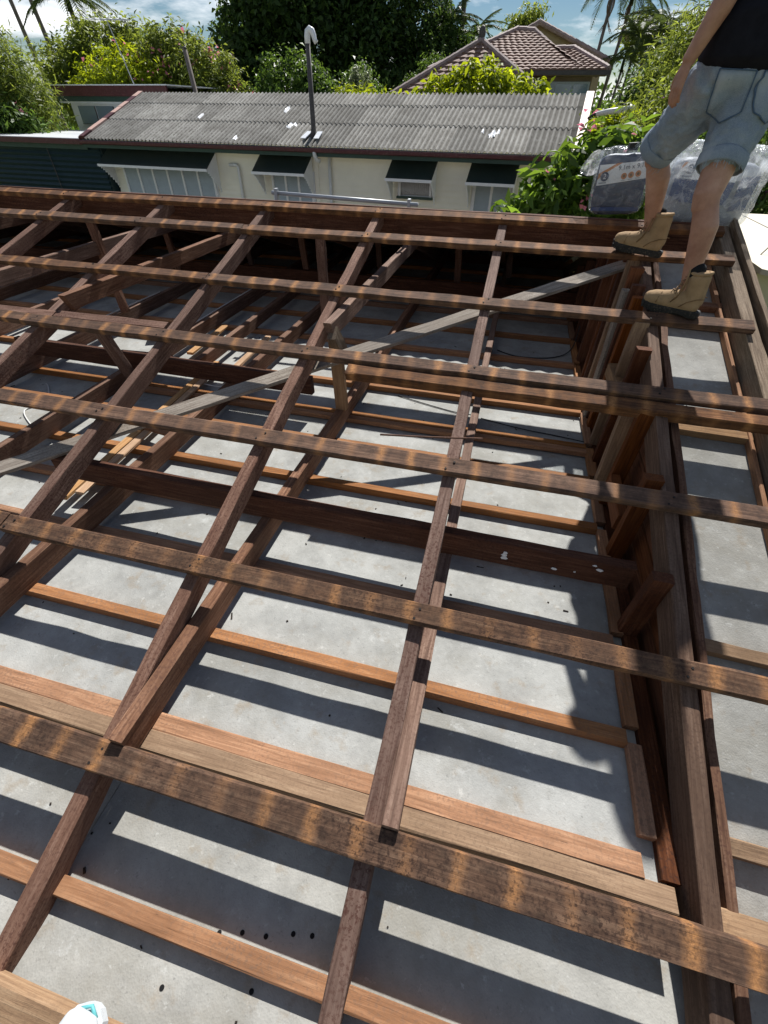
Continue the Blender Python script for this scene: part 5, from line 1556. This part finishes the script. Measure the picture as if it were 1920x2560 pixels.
def tarp_bag(label, loc, rot, w, h, d, seed, variant):
    t = thing('tarpaulin_bag', label, 'bag', loc, 0)
    mt = Matrix.Translation(Vector(loc)) @ rot
    inner = put('folded_tarpaulin', soft_box(w * .90, d * .86, h * (.90 if variant == 0 else .80), seed, .004, 10, .12), M['tarpnavy'] if variant == 0 else M['tarpgrey'], t, mt)
    yf = -d * .50 - 0.006
    def card(name, pts, m, z=0.0, th=0.0015):
        n = len(pts)
        vv = [(x, yf - z - th, zz) for x, zz in pts] + [(x, yf - z, zz) for x, zz in pts]
        return MB().add(vv, [tuple(range(n)), tuple(range(2 * n - 1, n - 1, -1))] + [(k, k + n, (k + 1) % n + n, (k + 1) % n) for k in range(n)]).build(name, m, t, mt)
    def disc(name, x, z, r, m, lay, n=24):
        return card(name, [(x + r * math.cos(2 * math.pi * k / n), z + r * math.sin(2 * math.pi * k / n)) for k in range(n)], m, lay)
    def ring(x, z, r, m, lay):
        return card('icon', [(x + r * math.cos(2 * math.pi * k / 20), z + r * math.sin(2 * math.pi * k / 20)) for k in range(20)], m, lay)
    face = Matrix.Rotation(math.pi / 2, 4, 'X')
    def txt(s, x, z, size, m, lay, tilt=0.0):
        return text_mesh(s, size, m, t, mt @ Matrix.Translation((x, yf - lay, z)) @ face @ Matrix.Rotation(tilt, 4, 'Z'))
    hw = w * .42
    if variant == 0:
        card('label_lower', [(-hw, .055), (hw, .050), (hw, .205), (-hw, .170)], M['tarpnavy'], 0)
        card('label_strip', [(-hw, .030), (hw, .024), (hw, .046), (-hw, .051)], M['tarpblue'], 0)
        card('label', [(-hw, .172), (hw, .207), (hw, .30), (-hw, .285)], M['tarpwhite'], 0)
        card('label_stripe', [(-hw, .205), (-hw + .03, .235), (-.01, .295), (-.045, .292), (-hw, .238)], M['tarporange'], .0022)
        disc('number_disc', -hw + .042, .222, .026, M['tarpnavy'], .004)
        txt('2', -hw + .042, .222, .042, M['tarpwhite'], .0062)
        card('tag_strip', [(-hw + .012, .181), (-hw + .058, .185), (-hw + .058, .194), (-hw + .012, .190)], M['tarpgrey'], .0024)
        for k in range(3):
            x = .012 + k * .042; z = .222 + k * .0055
            ring(x, z, .0175, M['tarporange'], .0024)
            disc('icon_centre', x, z, .008, M['bootdark'], .0042, 12)
            card('caption', [(x - .014, z - .026), (x + .014, z - .024), (x + .014, z - .021), (x - .014, z - .023)], M['tarpgrey'], .0024)
        txt('9.1m x 9.1m', .058, .272, .036, M['tarpnavy'], .0030, .09)
        MB().box(-.01, .045, yf + .01, yf + .05, h - .022, h + .018).build('carry_clip', M['black'], t, mt @ Matrix.Rotation(0.25, 4, 'Z'))
    else:
        x0, x1 = -hw, hw * .5
        card('label_lower', [(x0 + .02, .15), (x0 + .10, .12), (x1, .13), (x1, .25), (x0 + .015, .24)], M['tarpblue'], 0)
        card('label', [(x0 + .02, .242), (x1, .252), (x1, .335), (x0 + .03, .325)], M['tarpwhite'], 0)
        card('label_stripe', [(x0 + .03, .29), (x0 + .06, .33), (x0 + .04, .33), (x0 + .03, .31)], M['tarporange'], .0022)
        disc('number_disc', x0 + .085, .295, .026, M['tarpnavy'], .004)
        txt('2', x0 + .085, .295, .042, M['tarpwhite'], .0062)
        card('tag_strip', [(x0 + .05, .25), (x0 + .11, .254), (x0 + .11, .264), (x0 + .05, .26)], M['tarpgrey'], .0024)
        card('label_side', [(x1 + .03, .10), (hw, .12), (hw, .30), (x1 + .03, .28)], M['tarpblue'], 0)
        mbr = MB(); mbr.tube([(x0 + .005 + .012 * math.cos(a_), yf - .006, .135 + .012 * math.sin(a_)) for a_ in [2 * math.pi * k / 16 for k in range(17)]], .0035, 6, False)
        mbr.build('eyelet', M['whitemetal'], t, mt, True)
    put('plastic_wrap', soft_box(w, d * 1.25, h, seed + 5,   .005 if variant == 0 else .013, 20, .35), M['plastic'] if variant == 0 else M['plastic2'], t, mt)
    # gathered plastic ears at the top
    def ear(cx, cz, lx, lz, sgn):
        r = random.Random(seed + sgn)
        vv, ff = [], []
        nu, nv = 9, 7
        for i in range(nu):
            for j in range(nv):
                u, v = i / (nu - 1), j / (nv - 1)
                wd = math.sin(math.pi * min(1, .25 + .7 * u)) * lz
                vv.append((cx + sgn * u * lx, r.uniform(-.012, .012) + .02 * math.sin(v * 9 + u * 5), cz + (v - .5) * wd - u * u * lx * .35))
        for i in range(nu - 1):
            for j in range(nv - 1):
                ff.append((i * nv + j, (i + 1) * nv + j, (i + 1) * nv + j + 1, i * nv + j + 1))
        MB().add(vv, ff).build('plastic_flap', M['plastic2'], t, mt, True)
    ear(-w * .40, h * .80, .13, .14, -1)
    ear(w * .40, h * .86, .12 if variant else .05, .12, 1)
    return t
tarp_bag('smaller clear bag with a navy folded tarpaulin, left of the worker legs', (2.575, 3.80, 1.035), Matrix.Rotation(rad(-4), 4, 'Y') @ Matrix.Rotation(rad(-6), 4, 'Z'), .355, .375, .14, 3, 0)
tarp_bag('larger crumpled clear bag of grey and blue tarpaulin behind the worker legs', (3.12, 3.84, 1.0), Matrix.Rotation(rad(3), 4, 'Y') @ Matrix.Rotation(rad(-10), 4, 'Z'), .58, .44, .26, 8, 1)

# ------------------------------------------------------------------ photographer's shoe at the lower left
M['shoe'] = plain('shoe_white', (0.55, 0.58, 0.60), 0.6, var=0.06, nscale=20, bumps=0.2)
M['teal'] = plain('shoe_teal', (0.12, 0.42, 0.44), 0.6, var=0.1)
sh = thing('sneaker', 'white sneaker with teal stripes at the bottom left corner', 'shoe', (1.20, -0.72, -0.15))
mt = frame(Vector((.10, 1, 0.05)), Z, (1.225, -0.775, -0.150)) @ Matrix.Scale(1.12, 4)
mb = MB()
etube(mb, [(.03, 0, .05), (.09, 0, .055), (.15, 0, .052), (.21, 0, .046), (.262, 0, .042)], [(.036, .045), (.040, .05), (.043, .045), (.047, .036), (.042, .028)], (0, 1, 0))
etube(mb, [(.05, 0, .06), (.05, 0, .11)], [(.038, .05), (.040, .052)], (0, 1, 0))
su = put('upper', fuse(mb, .006, 5, clamp=.02), M['shoe'], sh, mt)
ol = [(-.006, 0), (0, .026), (.04, .037), (.12, .037), (.20, .049), (.245, .047), (.272, .036), (.285, .016), (.288, 0)]
ol = ol + [(x, -y) for x, y in ol[-2:0:-1]]
n = len(ol)
MB().add([(x, y, z) for z in (0, .028) for x, y in ol], [(k, (k + 1) % n, n + (k + 1) % n, n + k) for k in range(n)] + [tuple(range(n - 1, -1, -1)), tuple(n + k for k in range(n))]).build('sole', M['shoe'], sh, mt)
for s in (-1, 1):
    for k in range(3):
        MB().tube([(.12 + k * .026, s * .048, .03), (.135 + k * .026, s * .044, .062), (.15 + k * .026, s * .026, .086)], .0035, 6).build('stripe', M['teal'], sh, mt, True)
MB().tube([(.272, -.022, .036), (.284, 0, .038), (.272, .022, .036)], .004, 6).build('toe_stripe', M['teal'], sh, mt, True)
mb = MB()
for k in range(5):
    x = .13 + k * .020
    mb.tube([(x, -.026, .093 - k * .004), (x + .008, 0, .103 - k * .0045), (x, .026, .093 - k * .004)], .0035, 6)
mb.build('laces', M['shoe'], sh, mt, True)

# dirt, leaf scraps and splinters scattered over the sheets
dr = random.Random(21)
M['debris'] = plain('debris', (0.03, 0.022, 0.016), 0.95, var=0.5, nscale=90)
mb = MB()
for k in range(420):
    y = dr.choice(CBY[:9]) + dr.gauss(0, .09) if k < 300 else dr.uniform(-.6, 0.0)
    if k > 330: break
    x = dr.uniform(-2.6, 2.6)
    z0 = (CB if k < 300 else ZS) + 0.0012
    if k < 300 and y < .22: continue
    if k >= 300 and not -.62 < y < -.02: continue
    a = dr.uniform(0, 3.14); l = dr.uniform(.002, .006) * (3.0 if dr.random() < .12 else 1); w = dr.uniform(.0012, .0035)
    c_, s_ = math.cos(a), math.sin(a)
    p = [(x + c_ * l - s_ * w, y + s_ * l + c_ * w), (x - c_ * l - s_ * w, y - s_ * l + c_ * w), (x - c_ * l + s_ * w, y - s_ * l - c_ * w), (x + c_ * l + s_ * w, y + s_ * l - c_ * w)]
    mb.add([(a_, b_, z0 + dr.uniform(.001, .004)) for a_, b_ in p] + [(a_, b_, z0 - .001) for a_, b_ in p], [(0, 1, 2, 3), (0, 4, 5, 1), (1, 5, 6, 2), (2, 6, 7, 3), (3, 7, 4, 0)])
o = mb.build('debris', M['debris'], ceil)
o['kind'] = 'stuff'
